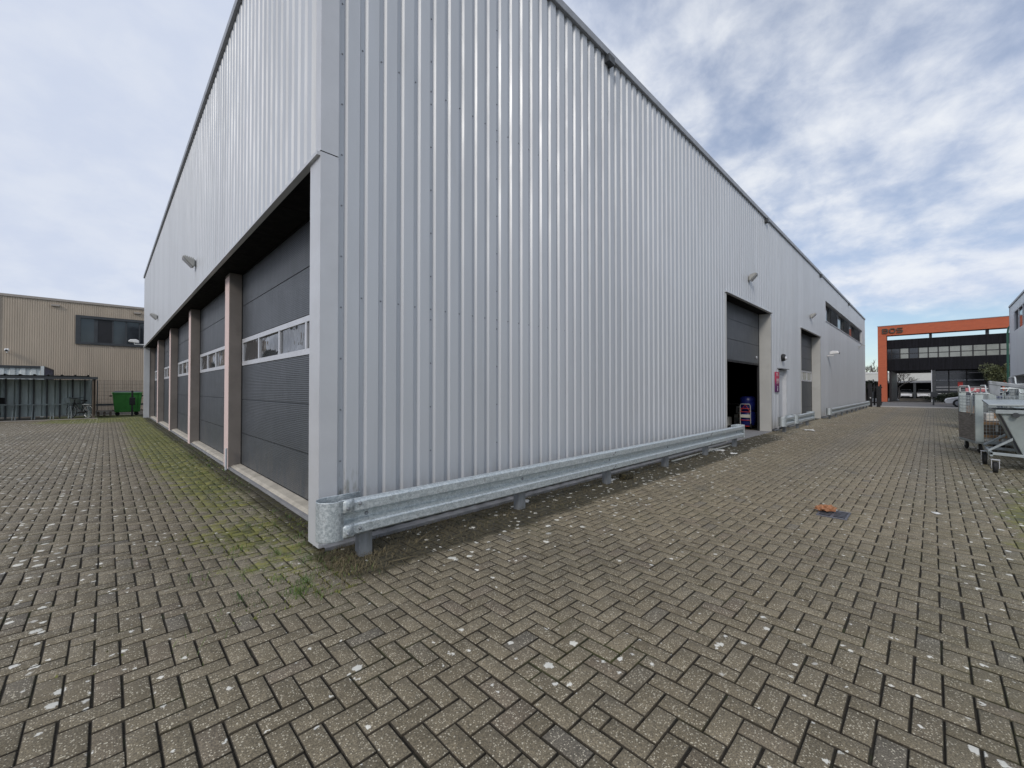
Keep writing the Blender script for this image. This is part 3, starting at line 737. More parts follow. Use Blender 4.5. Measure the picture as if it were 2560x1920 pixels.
guardrail(1.27, 12.25, [1.69, 3.72, 5.70, 7.75, 9.78, 11.75], 'long galvanised guardrail running from the near corner to the half open door')
guardrail(16.5, 18.0, [16.95], 'very short galvanised guardrail in front of the service door', bolts=False)
guardrail(18.3, 21.6, [18.95, 20.75], 'short galvanised guardrail between service door and far closed door', bolts=False)
guardrail(25.6, 43.8, [26.1]+[28+2.1*k for k in range(8)], 'galvanised guardrail at the far end of the ribbed wall by the black gate', bolts=False)

# ------------------------------------------------------------------ inside the half open door
t = thing('hand_truck', 'red and white hand truck carrying blue drums inside the open door', 'hand truck', (18.0, 5.1, 0))
mb = MB()
for y in (4.92, 5.28): mb.tube([(17.72, y, .08), (17.70, y, .85)], .016, 6)
mb.tube([(17.70, 4.92, .85), (17.70, 4.95, .92), (17.70, 5.25, .92), (17.70, 5.28, .85)], .016, 6)
mb.build('frame', 'tube', t, True)
mb = MB()
for z in (.30, .62, .75): mb.tube([(17.70, 4.92, z), (17.70, 5.28, z)], .014, 6)
mb.tube([(17.70, 4.92, .62), (17.70, 5.1, .9), (17.70, 5.28, .62)], .012, 6); mb.box(17.70, 18.2, 4.92, 5.28, .06, .08); mb.build('crossbar', 'red', t, True)
mb = MB().box(17.68, 17.70, 4.93, 5.27, .40, .52).build('plate', 'cream', t, True)
for y in (4.9, 5.3): MB().lathe([(.03, -.02), (.09, -.02), (.09, .02), (.03, .02)], (17.68, y, .09), 'y', 14).build('wheel', 'rubber', t, True)
def drum(x, y, z, label):
    t = MB().lathe([(.24, 0), (.27, .03), (.28, .28), (.27, .30), (.28, .32), (.27, .5), (.2, .56), (0, .56)], (0, 0, 0), 'z', 18).build('blue_drum', 'blue', smooth=True)
    t.location = (x, y, z); tag(t, label, 'drum', 'blue drums on the hand truck')
drum(18.02, 5.1, .085, 'blue plastic drum standing on the toe plate of the hand truck'); drum(18.02, 5.1, .66, 'blue plastic drum stacked on top of the lower one on the hand truck')
for x, y, z, s, l in ((19.9, 5.9, 0, .42, 'pale cardboard box on the dark hall floor, bottom of the stack'), (19.95, 5.9, .43, .34, 'pale cardboard box on top of the stack in the dark hall'), (18.6, 6.1, 0, .36, 'small pale box left of the box stack in the dark hall'), (20.6, 5.8, 0, .5, 'pale box between the box stack and the hand truck')):
    q = thing('storage_box', l, 'box', (x, y, z), random.uniform(-.2, .2), 'boxes inside the hall')
    MB().box(-s/2, s/2, -s/2, s/2, 0, s*.95).build('carton', 'cream', q, bevel=.01); MB().box(-s/2-.002, s/2+.002, -.03, .03, s*.6, s*.952).build('tape', 'card', q)

# ------------------------------------------------------------------ drain, rag, litter
t = thing('drain_grate', 'cast iron drain grate set in the paving', 'drain', (6.235, .84, 0))
for q in ((6.05, 6.43, .70, .722), (6.05, 6.43, .968, .99), (6.05, 6.085, .7225, .9675), (6.395, 6.43, .7225, .9675), (6.0855, 6.3945, .834, .858)): MB().box(*q, -.02, .010).build('frame', 'iron', t, True, bevel=.003)
for y0_, y1_ in ((.7225, .8335), (.8585, .9675)):
    mb = MB()
    for k in range(4): mb.box(6.135+.063*k, 6.160+.063*k, y0_, y1_, -.015, .009)
    mb.build('bar', 'iron', t, True)
MB().box(6.086, 6.394, .7226, .9674, -.02, .0048).build('slot_shade', 'soffit', t, True)  # black plate under the bars, standing in for the shaded hollow
bm = bmesh.new(); bmesh.ops.create_icosphere(bm, subdivisions=4, radius=1)
from mathutils import noise as mn
for v in bm.verts:
    p = v.co.copy(); n = mn.noise(p*2.1)*.5+mn.noise(p*5)*.28
    v.co = Vector((p.x*.115, p.y*.085, max(-.1, p.z)*.045))*(1+n); v.co.z = max(.002, v.co.z+.02)
me = bpy.data.meshes.new('orange_rag'); bm.to_mesh(me); bm.free(); me.materials.append(M['orangerag'])
o = bpy.data.objects.new('orange_rag', me); COL.objects.link(o); o.location = (6.30, .925, .01); o.scale = (.85, .85, 1.1); o.rotation_euler = (0, 0, -1.0); tag(o, 'crumpled orange rag lying on the drain grate', 'rag')
def scrap(x, y, s, label, rz=0.):
    mb = MB(); n = 7; rr = random.Random(int(x*97))
    for a in range(n+1):
        for b in range(n+1):
            p = Vector((a/n-.5, (b/n-.5)*.7, 0)); e = 1-.25*rr.random() if a in (0, n) or b in (0, n) else 1
            mb.v.append((p.x*s*e, p.y*s*e, .006+abs(mn.noise(Vector((x+a*.5, y+b*.5, 0))))*.12*s))
    for a in range(n):
        for b in range(n): i = a*(n+1)+b; mb.f.append((i, i+1, i+n+2, i+n+1))
    o = mb.build('paper_scrap', 'paper', smooth=True, solid=.002); o.location = (x, y, .0); o.rotation_euler = (0, 0, rz); tag(o, label, 'litter', 'paper litter on the paving')
scrap(18.2, 3.15, .5, 'white paper scrap on the paving beside the very short guardrail', .3); scrap(10.7, 3.72, .42, 'white paper scrap between the last two posts of the long guardrail', 1.)
scrap(10.4, 3.25, .22, 'small white paper scrap on the paving near the end of the long guardrail', .2); scrap(7.15, -.02, .11, 'small white square of paper out in the lane by the drain', .5)
scrap(4.0, 3.82, .16, 'white paper scrap against the wall behind the second post of the long guardrail', .7); scrap(5.95, 3.72, .16, 'white paper scrap at the foot of the third guardrail post', .1)
tag(MB().box(8.35, 11.9, 3.765, 3.80, .0, .025).build('wooden_lath', 'dirtywhite', bevel=.003), 'long white lath lying on the ground behind the guardrail', 'lath')
o = MB().box(-.13, .13, -.07, .07, 0, .09).build('loose_block', 'bed', bevel=.02); o.location = (6.25, 3.62, 0); tag(o, 'mossy loose paving block behind the third guardrail post', 'paving block')

# ------------------------------------------------------------------ grass and dry moss
def blades(name, m, pts, hmin, hmax, lean, wid):
    mb = MB(); rr = random.Random(hash(name) % 1000 if False else len(pts))
    for x, y in pts:
        a = rr.uniform(0, 2*PI); h = rr.uniform(hmin, hmax); l = rr.uniform(.3, 1.)*lean*h; wd = wid*rr.uniform(.6, 1.2)
        d = Vector((math.cos(a), math.sin(a), 0)); s = Vector((-d.y, d.x, 0))*wd; p = Vector((x, y, -.008))
        q1 = p+d*l*.35+Z*h*.6; q2 = p+d*l+Z*h*(1 if lean < 1.5 else .25)
        mb.add([p-s, p+s, q1+s*.8, q1-s*.8, q2], [(0, 1, 2, 3), (3, 2, 4)])
    o = mb.build(name, m); o['kind'] = 'stuff'; return o
pts = []; rr = random.Random(3)
for cx_, cy_, n, sp in ((1.03, 3.30, 190, .05), (1.12, 3.45, 110, .04), (.98, 3.62, 50, .05), (1.28, 3.86, 60, .04), (.86, 3.95, 40, .06), (1.38, 4.5, 40, .05), (1.2, 5.2, 40, .08), (1.55, 5.3, 30, .05), (1.3, 7.4, 60, .12), (1.5, 8.3, 50, .1), (.9, 4.6, 40, .06), (.7, 3.5, 30, .05), (1.15, 3.12, 50, .05), (.75, 3.3, 40, .12), (1.3, 3.55, 50, .1), (1.45, 3.4, 60, .12), (.55, 4.1, 30, .1), (1.2, 4.1, 50, .1), (.4, 3.0, 20, .1), (1.0, 9.5, 80, .25), (.9, 12, 120, .4), (.6, 26.3, 300, .9)):
    pts += [(rr.gauss(cx_, sp), rr.gauss(cy_, sp)) for _ in range(n)]
for _ in range(70):
    cx_ = 1.6-abs(rr.gauss(0, .32)); cy_ = 3.6+rr.random()**1.4*14; k_ = rr.choice((8, 14, 26)); hx = rr.random() < .5
    cx_ = 1.452-round((1.452-cx_)/.1062)*.1062 if not hx else cx_; cy_ = 1.3045+round((cy_-1.3045)/.1062)*.1062 if hx else cy_
    pts += [(cx_+(rr.gauss(0, .05) if hx else rr.gauss(0, .006)), cy_+(rr.gauss(0, .006) if hx else rr.gauss(0, .06))) for _ in range(k_)]
tag(blades('grass', 'grass', [p for p in pts if p[0] < 1.64], .015, .06, .9, .0022), 'short green grass and weeds growing from the joints by the near corner', 'grass')
mp = []
for _ in range(5200):
    x = 1.62-abs(rr.gauss(0, .55)); y = 3.1+rr.random()**1.5*15
    if mn.noise(Vector((x*1.4, y*.9, 3)))+.12*rr.random() < .02: continue
    if rr.random() < .5: x = 1.452-round((1.452-x)/.1062)*.1062+rr.gauss(0, .006)
    else: y = 1.3045+round((y-1.3045)/.1062)*.1062+rr.gauss(0, .006)
    mp.append((x, y))
tag(blades('moss', 'mossy', mp, .010, .024, 1.2, .006), 'low yellow green moss cushions in the paving joints along the door bay', 'moss')
pts = []
for _ in range(5200):
    x = 1.35+rr.random()**1.5*9.5; y = 3.97-abs(rr.gauss(0, .33)); pts.append((x, y))
pts += [(rr.gauss(1.42, .18), rr.gauss(3.45, .22)) for _ in range(500)]
tag(blades('dry_grass', 'straw', [p for p in pts if p[1] < 3.95], .02, .08, 2.4, .0022), 'flattened dry grass and moss along the wall under the guardrail', 'dry grass')
def twig(pts, label):
    tag(MB().tube(pts, .004, 5, .0015).build('twig', 'straw'), label, 'twig', 'dry twigs under the guardrail')
twig([(1.75, 3.30, .01), (1.95, 3.24, .02), (2.15, 3.10, .012)], 'thin dry twig on the paving in front of the first guardrail post')
twig([(2.55, 3.75, .02), (2.3, 3.55, .06), (2.05, 3.46, .01)], 'bent dry twig arching between the first two guardrail posts')

# ------------------------------------------------------------------ plants
def bush(name, label, cat, loc, rx, ry, rz_, zc, m, n, leaf, seed, trunk=True, clumps=16):
    t = thing(name, label, cat, loc); rr = random.Random(seed); mb = MB(); C = []
    for _ in range(clumps):
        a = rr.uniform(0, 2*PI); e = rr.uniform(-.7, 1); r = rr.uniform(.35, .85)
        C.append((Vector((math.cos(a)*rx*r*math.cos(e), math.sin(a)*ry*r*math.cos(e), zc+rz_*r*math.sin(e))), rr.uniform(.25, .5)))
    for _ in range(n):
        c, s = rr.choice(C); d = Vector((rr.gauss(0, 1), rr.gauss(0, 1), rr.gauss(0, 1))).normalized()*(rr.random()**.4)
        p = c+Vector((d.x*rx*s, d.y*ry*s, d.z*rz_*s)); u_ = Vector((rr.gauss(0, 1), rr.gauss(0, 1), rr.gauss(0, .6))).normalized(); w_ = u_.cross(Vector((rr.gauss(0, 1), rr.gauss(0, 1), 1))).normalized()
        L = leaf*rr.uniform(.6, 1.4); mb.add([p-u_*L, p-w_*L*.45, p+u_*L, p+w_*L*.45], [(0, 1, 2, 3)])
    mb.build('crown', m, t)
    if trunk:
        mb = MB(); mb.tube([(0, 0, -.05), (.02, .03, zc*.5), (0, 0, zc)], .12, 8, .06)
        for c, s in C: mb.tube([(0, 0, zc*.45), tuple(c*.55+Vector((0, 0, zc*.3))), tuple(c)], .045, 5, .015)
        mb.build('trunk', 'bark', t)
    return t
def bare_tree(label, loc, h, seed, spread=.55, levels=5):
    t = thing('bare_tree', label, 'tree', loc, 0, 'bare winter trees'); rr = random.Random(seed); tr = MB(); cr = MB()
    def grow(p, d, L, r, lv):
        q = p+d*L; mid_ = p+d*L*.5+Vector((rr.gauss(0, .06), rr.gauss(0, .06), 0))*L
        (tr if lv == levels else cr).tube([p, mid_, q], r, 6 if lv > 2 else 4, r*.65)
        if lv == 0: return
        for _ in range(3 if lv > 1 else 4):
            e = (d+Vector((rr.gauss(0, spread), rr.gauss(0, spread), rr.uniform(-.1, .35)))).normalized()
            grow(p+d*L*rr.uniform(.6, 1), e, L*rr.uniform(.6, .85), r*.6, lv-1)
    grow(Vector((0, 0, 0)), Vector((0, 0, 1)), h*.28, h*.025, levels)
    tr.build('trunk', 'bark', t); cr.build('branches', 'bark', t); return t
bare_tree('spreading bare tree seen through the passage under the black office block', (86, 3.6, 0), 6.2, 5, .5)
bare_tree('bare tree behind the white hall, left of the orange brick column', (112, 9.3, 0), 10.5, 11, .6)
bare_tree('tall bare tree beyond the black gate at the warehouse corner', (116, 14, 0), 11, 12, .6)
bush('evergreen_shrub', 'dark evergreen shrub between warehouse and orange brick column', 'shrub', (72, 6.1, 0), 1.2, 1.2, 1.1, 1.9, 'darkleaf', 3500, .11, 21)
bush('small_tree', 'olive green bushy tree in front of the black office block', 'tree', (60, -4.35, 0), 1.5, 1.4, 1.25, 2.7, 'leaf', 5200, .085, 29, clumps=20)
bush('clipped_hedge', 'low dark hedge behind the white car', 'hedge', (58, -1.2, 0), .6, 1.7, .6, .65, 'darkleaf', 3500, .07, 23, False, 26)
bush('low_shrub', 'small dark shrub beside the mailbox post', 'shrub', (55.0, -.55, 0), .5, .3, .5, .55, 'darkleaf', 1500, .06, 24, False)

# ------------------------------------------------------------------ orange office block (frame, black block, letters)
OB = thing('office_block', 'black clad office block inside an orange brick portal frame', 'office building', (67, 3.8, 0))
mb = MB(); mb.box(67, 68.5, 3.83, 4.62, 0, 9.1); mb.box(67, 68.5, -16, 3.829, 7.95, 9.1); mb.build('brick_frame', 'brick', OB, True)
MB().box(66.96, 68.54, -16, 4.66, 9.1, 9.16).build('coping', 'roofedge', OB, True)
mb = MB(); mb.box(67.5, 80, -16, 3.80, 6.40, 7.42); mb.box(67.5, 80, -16, 3.80, 3.72, 5.10); mb.box(68.0, 80, -16, 3.70, 5.1, 6.4)
mb.box(67.9, 80, -16, -9, 0, 3.72)
y = 3.75
while y > -15.5: mb.box(67.48, 67.5, y-.02, y, 3.73, 5.09); mb.box(67.48, 67.5, y-.02, y, 6.41, 7.41); y -= .3
blk = mb.build('upper_storey', 'blackclad', OB, True)
ys = [3.80, 3.35, 2.63, 1.85, 1.05, .25, -.55, -1.42, -2.3, -3.2, -4.15, -5.1, -6, -7, -8, -9]
for k, (a, b) in enumerate(zip(ys, ys[1:])):
    wnd = MB(); wnd.box(67.6, 67.66, b-.0, b+.1, 5.11, 6.39); wnd.box(67.6, 67.66, b+.1, a-.001, 5.68, 5.75); wnd.box(67.6, 67.66, b+.1, a, 5.101, 5.16); wnd.box(67.6, 67.66, b+.1, a, 6.34, 6.399)
    q = wnd.build('window', 'black', OB, True); MB().box(67.63, 67.64, b+.1, a, 5.16, 6.34).build('pane', 'glass' if k in (0, 1, 3) else 'paleglass', q, True)
mb = MB(); mb.box(67.6, 68.2, -.25, .05, 0, 3.72); mb.build('pillar', 'dark', OB, True); MB().box(67.55, 67.60, .02, .08, 0, 3.72).build('downpipe', 'frame', OB, True)
for y in (.1, -4.2): MB().box(67.6, 68.2, y-.12, y+.12, 7.421, 7.95).build('beam_support', 'dark', OB, True)
MB().box(67.7, 79, 3.45, 3.66, 0, 3.72).build('side_wall', 'black', OB, True)
gf = MB(); gf.box(70.0, 70.2, -9, -.26, 0, 3.72); gf = gf.build('ground_floor', 'glass', OB, True)
mb = MB()
for z in (3.35, 2.52, 1.72, 1.38): mb.box(69.95, 69.998, -9, -.3, z, z+.06)
for z in (.95, .5, .08): mb.box(69.95, 69.998, -1.5, -.3, z, z+.06)
mb.split('glazing_bar', 'frame', gf, True)
mb = MB()
for y in (-1.35, -2.75, -4.1, -5.5): mb.box(69.94, 69.997, y-.05, y+.05, 0, 3.7)
mb.split('mullion', 'black', gf, True)
MB().box(69.9, 69.94, -2.45, -2.05, 1.85, 2.35).build('red_panel', 'red', gf, True)
MB().box(67.6, 67.9, -9, -5.2, 0, 3.7).build('brick_infill', 'brick', OB, True)
# lettering
SG = thing('building_sign', 'bronze letters BOS mounted high on the orange brick frame', 'sign', (66.95, 4.2, 8.2))
def ribbon(mb, path, w, d, closed=False):
    k = len(path); L = []; Rr = []
    for i in range(k):
        p = Vector(path[i]); a = Vector(path[i-1]) if (closed or i > 0) else None; c = Vector(path[(i+1) % k]) if (closed or i < k-1) else None
        t1 = (p-a).normalized() if a is not None else (c-p).normalized(); t2 = (c-p).normalized() if c is not None else t1
        n1 = Vector((-t1.y, t1.x)); n = (n1+Vector((-t2.y, t2.x))).normalized(); q = w/2/max(.4, n.dot(n1)); L.append(p+n*q); Rr.append(p-n*q)
    for i in range(k if closed else k-1):
        j = (i+1) % k
        f = lambda v, x: (x, -v.x, v.y)
        mb.hexa([f(L[i], -d), f(L[j], -d), f(Rr[j], -d), f(Rr[i], -d)], [f(L[i], 0), f(L[j], 0), f(Rr[j], 0), f(Rr[i], 0)])
W_, H_, T_ = .54, .58, .098; e = T_/2; c_ = .10
GL = {'B': ([(e, e), (e, H_-e), (W_-e-c_, H_-e), (W_-e, H_-e-c_), (W_-e, H_/2+.04), (W_-e-.05, H_/2), (W_-e, H_/2-.04), (W_-e, e+c_), (W_-e-c_, e)], True, [(e, H_/2), (W_-e-.05, H_/2)]),
      'O': ([(e, e+c_), (e, H_-e-c_), (e+c_, H_-e), (W_-e-c_, H_-e), (W_-e, H_-e-c_), (W_-e, e+c_), (W_-e-c_, e), (e+c_, e)], True, None),
      'S': ([(W_-.02, H_-e), (e+c_*.6, H_-e), (e, H_-e-c_*.6), (e, H_/2+c_*.4), (e+c_*.5, H_/2), (W_-e-c_*.5, H_/2), (W_-e, H_/2-c_*.4), (W_-e, e+c_*.6), (W_-e-c_*.6, e), (.02, e)], False, None)}
for k, ch in enumerate('BOS'):
    pth, cl_, ex = GL[ch]; mb = MB(); sh = lambda P_: [(x+k*.64, z) for x, z in P_]
    ribbon(mb, sh(pth), T_, .10, cl_)
    if ex: ribbon(mb, sh(ex), T_*.85, .098)
    mb.build('letter', 'letters', SG)
# ------------------------------------------------------------------ white hall, carport, background
o = thing('white_hall', 'long low white industrial hall far behind the passage', 'hall', (105, 0, 0))
MB().box(105, 130, -30, 45, 0, 4.5).build('wall', 'cream', o, True); MB().box(104.9, 130.1, -30.1, 45.1, 4.501, 4.75).build('roof_edge', 'white', o, True)
o = thing('carport', 'dark flat roofed carport under the passage with two white cars', 'carport', (92, 1, 0))
MB().box(91.5, 100, -6, 7.2, 2.55, 2.85).build('roof', 'roofedge', o, True); MB().box(98, 98.2, -6, 7.2, 0, 2.54).build('back_wall', 'black', o, True)
for y in (6.9, 1.98, -3.0): MB().box(91.6, 91.9, y-.15, y+.15, 0, 2.549).build('post', 'dark', o, True)
MB().box(91.9, 98, 6.9, 7.1, 0, 2.54).build('side_wall', 'black', o, True)
# ------------------------------------------------------------------ cars
def car(label, loc, rz):
    t = thing('parked_car', label, 'car', loc, rz, 'white parked cars')
    W = .88
    low = [(-2.05, .30), (-2.12, .48), (-2.10, .62), (-1.95, .74), (-.95, .93), (.2, .98), (1.9, 1.0), (2.08, .92), (2.12, .55), (2.08, .30)]
    mb = MB(); n = len(low)
    for s in (-W, W):
        for x, z in low:
            k = 1-.10*(abs(x)/2.12)**3; mb.v.append((x, s*k, z))
    mb.f += [tuple(range(n-1, -1, -1)), tuple(range(n, 2*n))]+[(i, (i+1) % n, n+(i+1) % n, n+i) for i in range(n)]
    body = mb.build('body', 'carwhite', t, bevel=.05)
    cab = [(-.98, .90), (-.15, 1.40), (.2, 1.46), (1.2, 1.42), (1.95, .96)]
    mb = MB(); n = len(cab)
    for s in (-1, 1):
        for x, z in cab: mb.v.append((x, s*(W-.04-(z-.92)*.32), z))
    mb.f += [tuple(range(n-1, -1, -1)), tuple(range(n, 2*n))]+[(i, (i+1) % n, n+(i+1) % n, n+i) for i in range(n)]
    mb.build('windows', 'glass', t, bevel=.02)
    MB().hexa([(-.1, -.6, 1.43), (1.2, -.62, 1.415), (1.2, .62, 1.415), (-.1, .6, 1.43)], [(0, -.55, 1.475), (1.1, -.57, 1.46), (1.1, .57, 1.46), (0, .55, 1.475)]).build('roof', 'carwhite', t, bevel=.02)
    for x in (-1.32, 1.3):
        for s in (-1, 1):
            wv = MB().lathe([(.2, -.1), (.31, -.1), (.33, -.06), (.33, .06), (.31, .1), (.2, .1)], (x, s*.80, .33), 'y', 20).build('wheel', 'rubber', t)
            MB().lathe([(.0, -.104), (.2, -.104), (.2, .104), (0, .104)], (x, s*.80, .33), 'y', 14).build('rim', 'roofedge', wv)
    for s in (-1, 1): MB().hexa([(-2.09, s*.45, .62), (-1.72, s*.80, .73), (-1.75, s*.82, .62), (-2.05, s*.55, .56)], [(-2.06, s*.45, .69), (-1.6, s*.79, .80), (-1.7, s*.83, .70), (-2.06, s*.55, .64)]).build('headlight', 'frame', t)
    MB().box(-2.135, -2.10, -.5, .5, .36, .46).build('grille', 'black', t)
    return t
c1 = car('white car parked nose out behind the roll cages on the right', (52.3, -2.85, -.02), -PI/2)
dup(c1, (93.9, 3.07, -.02), 0, 'white car in the left bay of the dark carport'); dup(c1, (93.9, .93, -.02), 0, 'white car in the right bay of the dark carport')
# ------------------------------------------------------------------ street furniture
t = thing('street_lamp', 'green street lamp post in front of the black office block', 'street lamp', (57.5, -4.75, 0))
MB().tube([(57.5, -4.75, 0), (57.5, -4.75, 3), (57.5, -4.75, 6.4), (57.4, -4.8, 7.0), (57.3, -4.95, 7.25)], .09, 8, .05).build('post', 'greenpole', t, True); MB().box(57.15, 57.4, -5.4, -4.9, 7.2, 7.3).build('lamp_head', 'white', t, True, bevel=.03)
t = thing('mailbox_post', 'grey mailbox on a dark post near the white car', 'mailbox', (55.5, -.1, 0))
MB().box(55.45, 55.55, -.12, 0, 0, 1.2).build('post', 'dark', t, True); MB().box(55.3, 55.6, -.35, .15, .75, 1.25).build('box', 'dark', t, True, bevel=.02)
t = thing('sliding_gate', 'black steel gate and posts at the far corner of the warehouse', 'gate', (46.4, 3.7, 0))
mb = MB()
for y in (3.72, 3.2): MB().box(46.4, 46.6, y-.12, y+.12, 0, 2.0 if y > 3.5 else 1.75).build('post', 'black', t, True)
for k in range(9): mb.box(47.2+.0, 47.24, 3.05+k*.2, 3.17+k*.2, .1, 1.9)
mb.box(47.24, 47.29, 3.0, 5, .3, .4); mb.box(47.24, 47.29, 3.0, 5, 1.6, 1.7); mb.build('gate_leaf', 'black', t, True)
MB().box(46.3, 46.398, 3.66, 3.74, .72, .82).build('lock', 'frame', t, True)

# ------------------------------------------------------------------ neighbouring warehouse on the right
NB = thing('neighbour_warehouse', 'blue grey panelled warehouse at the right edge of the lane', 'warehouse', (47.5, -4.05, 0))
mb = MB(); mb.box(20, 47.5, -22, -4.05, 2.45, 5.5); mb.box(20, 47.5, -22, -4.05, 6.95, 7.5); mb.box(45.4, 47.5, -22, -4.05, 5.5, 6.95); mb.box(20, 45.4, -22, -4.3, 5.5, 6.95)
mb.box(47.2, 47.5, -22, -4.05, 0, 2.45); mb.box(20, 47.2, -22, -5, 0, 2.45); mb.build('wall', 'clad', NB, True)
MB().box(19.9, 47.56, -22, -3.99, 7.5, 7.62).build('roof_edge', 'roofedge', NB, True)
MB().box(47.501, 47.53, -4.2, -4.02, 0, 7.49).build('corner_trim', 'trim', NB, True)
wn = MB(); wn.box(20, 45.4, -4.12, -4.06, 5.5, 5.56); wn.box(20, 45.4, -4.12, -4.06, 6.89, 6.95)
for x in (45.3, 43.4, 41.5, 39.6, 37.7): wn.box(x-.04, x+.04, -4.12, -4.06, 5.561, 6.889)
wn = wn.build('window', 'frame', NB, True); MB().box(20, 45.39, -4.2, -4.18, 5.561, 6.889).build('pane', 'glass', wn, True)
MB().box(24, 47.1, -4.99, -4.9, 0, 2.44).build('loading_door', 'dark', NB, True)
mb = MB(); mb.box(46.5, 46.7, -4.3, -4.051, 7.1, 7.16); mb.build('wall_lamp', 'lampgrey', NB, True)

# ------------------------------------------------------------------ left background: beige building
BB = thing('beige_building', 'beige corrugated industrial building behind the bike shed', 'building', (2, 41, 0))
mb = MB(); x = -4.78; pts_ = []
while x < 8: pts_ += [(x, 0), (x+.055, 0), (x+.068, .02), (x+.092, .02)]; x += .105
clad(pts_, 0, 7.4, [(-1.45, 2.6, 4.66, 6.52)], lambda a, d, z: (a, 41+d, z), mb); mb.build('wall_cladding', 'beigeclad', BB, True)
mb = MB(); mb.box(-4.7, -1.46, 41.05, 60, 0, 7.35); mb.box(-1.46, 2.62, 41.4, 60, 0, 7.35); mb.box(2.62, 8, 41.05, 60, 0, 7.35); mb.build('wall', 'beigeclad', BB, True)
mb = MB(); mb.box(-4.85, 8, 40.93, 41.1, 7.4, 7.55); mb.box(-4.85, -4.78, 40.95, 60, 0, 7.39); mb.split('roof_edge', 'beigetrim', BB, True)
wf = MB(); wf.box(-1.52, 2.7, 40.9, 41.08, 6.40, 6.58); wf.box(-1.52, 2.7, 40.9, 41.08, 4.6, 4.76); wf.box(-1.52, -1.27, 40.9, 41.08, 4.761, 6.399); wf.box(2.45, 2.7, 40.9, 41.08, 4.761, 6.399)
for a, b in ((-.62, -.44), (.28, .36), (.98, 1.06), (1.70, 1.78)): wf.box(a, b, 41.0, 41.08, 4.761, 6.399)
wf = wf.build('window', 'dark', BB, True)
MB().box(-.439, .279, 41.02, 41.06, 4.761, 6.399).build('panel', 'black', wf, True)
for a, b in ((-1.269, -.621), (.361, .979), (1.061, 1.699), (1.781, 2.449)): MB().box(a, b, 41.05, 41.06, 4.761, 6.399).build('pane', 'glass', wf, True)
for x in (-2.45, 1.6): MB().box(x-.2, x+.2, 40.85, 41, 7.03, 7.15).build('wall_vent', 'beigetrim', BB, True, bevel=.01)
camera_unit((-4.45, 41.0, 3.8), -PI/2, 'white security camera low on the left of the beige wall', .3)

# ------------------------------------------------------------------ bike shed
SH = thing('bike_shed', 'open corrugated steel bike shed with a dark flat roof', 'shed', (-3, 30.6, 0))
mb = MB(); x = -9.4; pr = []
while x < -.45: pr += [(x, 0), (x+.30, 0), (x+.34, .06), (x+.41, .06)]; x += .45
clad([(a, d) for a, d in pr if a < -.5], .12, 2.0, [], lambda a, d, z: (a, 31.9+d, z), mb); mb.build('back_wall', 'corr', SH, True)
mb = MB()
for k in range(20):
    x = -9.35+k*.45
    if x < -.6: mb.box(x-.03, x+.03, 31.82, 31.88, .0, 2.02)
mb.split('wall_stud', 'dark', SH, True)
mb = MB(); pr = []; x = -9.6
while x < -.3: pr += [(x, 0), (x+.36, 0), (x+.38, -.05), (x+.43, -.05)]; x += .45
pr = [(a, d) for a, d in pr if a < -.28]
for (a, da), (b, db) in zip(pr, pr[1:]): mb.add([(a, 30.1, 2.17-da), (b, 30.1, 2.17-db), (b, 32.1, 2.10-db), (a, 32.1, 2.10-da)], [(0, 1, 2, 3)])
mb.build('roof', 'dark', SH, True, solid=.01); MB().box(-9.6, -.3, 30.14, 30.2, 2.0, 2.13).build('fascia_beam', 'dark', SH, True)
MB().box(-.44, -.38, 30.2, 32.0, .15, 2.05).build('end_panel', 'brown', SH, True)
for x, y in ((-.45, 30.25), (-4.9, 30.25), (-9.4, 30.25)): MB().box(x-.05, x+.05, y-.05, y+.05, 0, 2.05).build('post', 'brown', SH, True)
mb = MB(); mb.tube([(-9.4, 31.6, .72), (-.6, 31.6, .72)], .035, 6)
for k in range(14):
    x = -8.8+k*.62; mb.tube([(x, 31.6, .72), (x, 31.3, .35), (x, 31.1, .0)], .02, 5); mb.tube([(x+.1, 31.6, .72), (x+.1, 31.3, .35), (x+.1, 31.1, .0)], .02, 5)
mb.build('bike_rack', 'corr', SH, True)
struct(MB().box(-12, -.3, 30.0, 30.12, -.05, .03).build('shed_kerb', 'kerb'))

CT = thing('shipping_container', 'white shipping container with navy side behind the bike shed', 'container', (-3.8, 33.5, 0))
mb = MB(); x = -5.0; pr = []
while x < -2.48: pr += [(x, 0), (x+.16, 0), (x+.2, .05), (x+.32, .05)]; x += .36
clad([(a, d) for a, d in pr if a < -2.5], .1, 2.62, [], lambda a, d, z: (a, 33.55+d, z), mb); mb.build('end_wall', 'cwhite', CT, True)
mb = MB(); MB().box(-5.0, -2.4, 33.495, 33.6, 2.62, 2.74).build('top_rail', 'dark', CT, True); mb.box(-2.5, -2.38, 33.48, 33.6, 0, 2.74); mb.box(-5.1, -5.0, 33.5, 33.6, 0, 2.74); mb.split('corner_frame', 'cwhite', CT, True)
mb = MB(); y = 33.62; pr = []
while y < 39.4: pr += [(y, 0), (y+.16, 0), (y+.2, .04), (y+.32, .04)]; y += .36
clad(pr, .1, 2.7, [], lambda a, d, z: (-2.42-d, a, z), mb); mb.build('side_wall', 'navy', CT, True)
MB().box(-5.0, -2.45, 33.62, 39.5, 2.69, 2.73).build('roof', 'cwhite', CT, True)
mb = MB(); mb.box(-2.46, -2.38, 39.4, 39.5, 0, 2.72); mb.box(-2.44, -2.39, 33.61, 39.4, 2.701, 2.75); mb.split('side_rail', 'dark', CT, True)

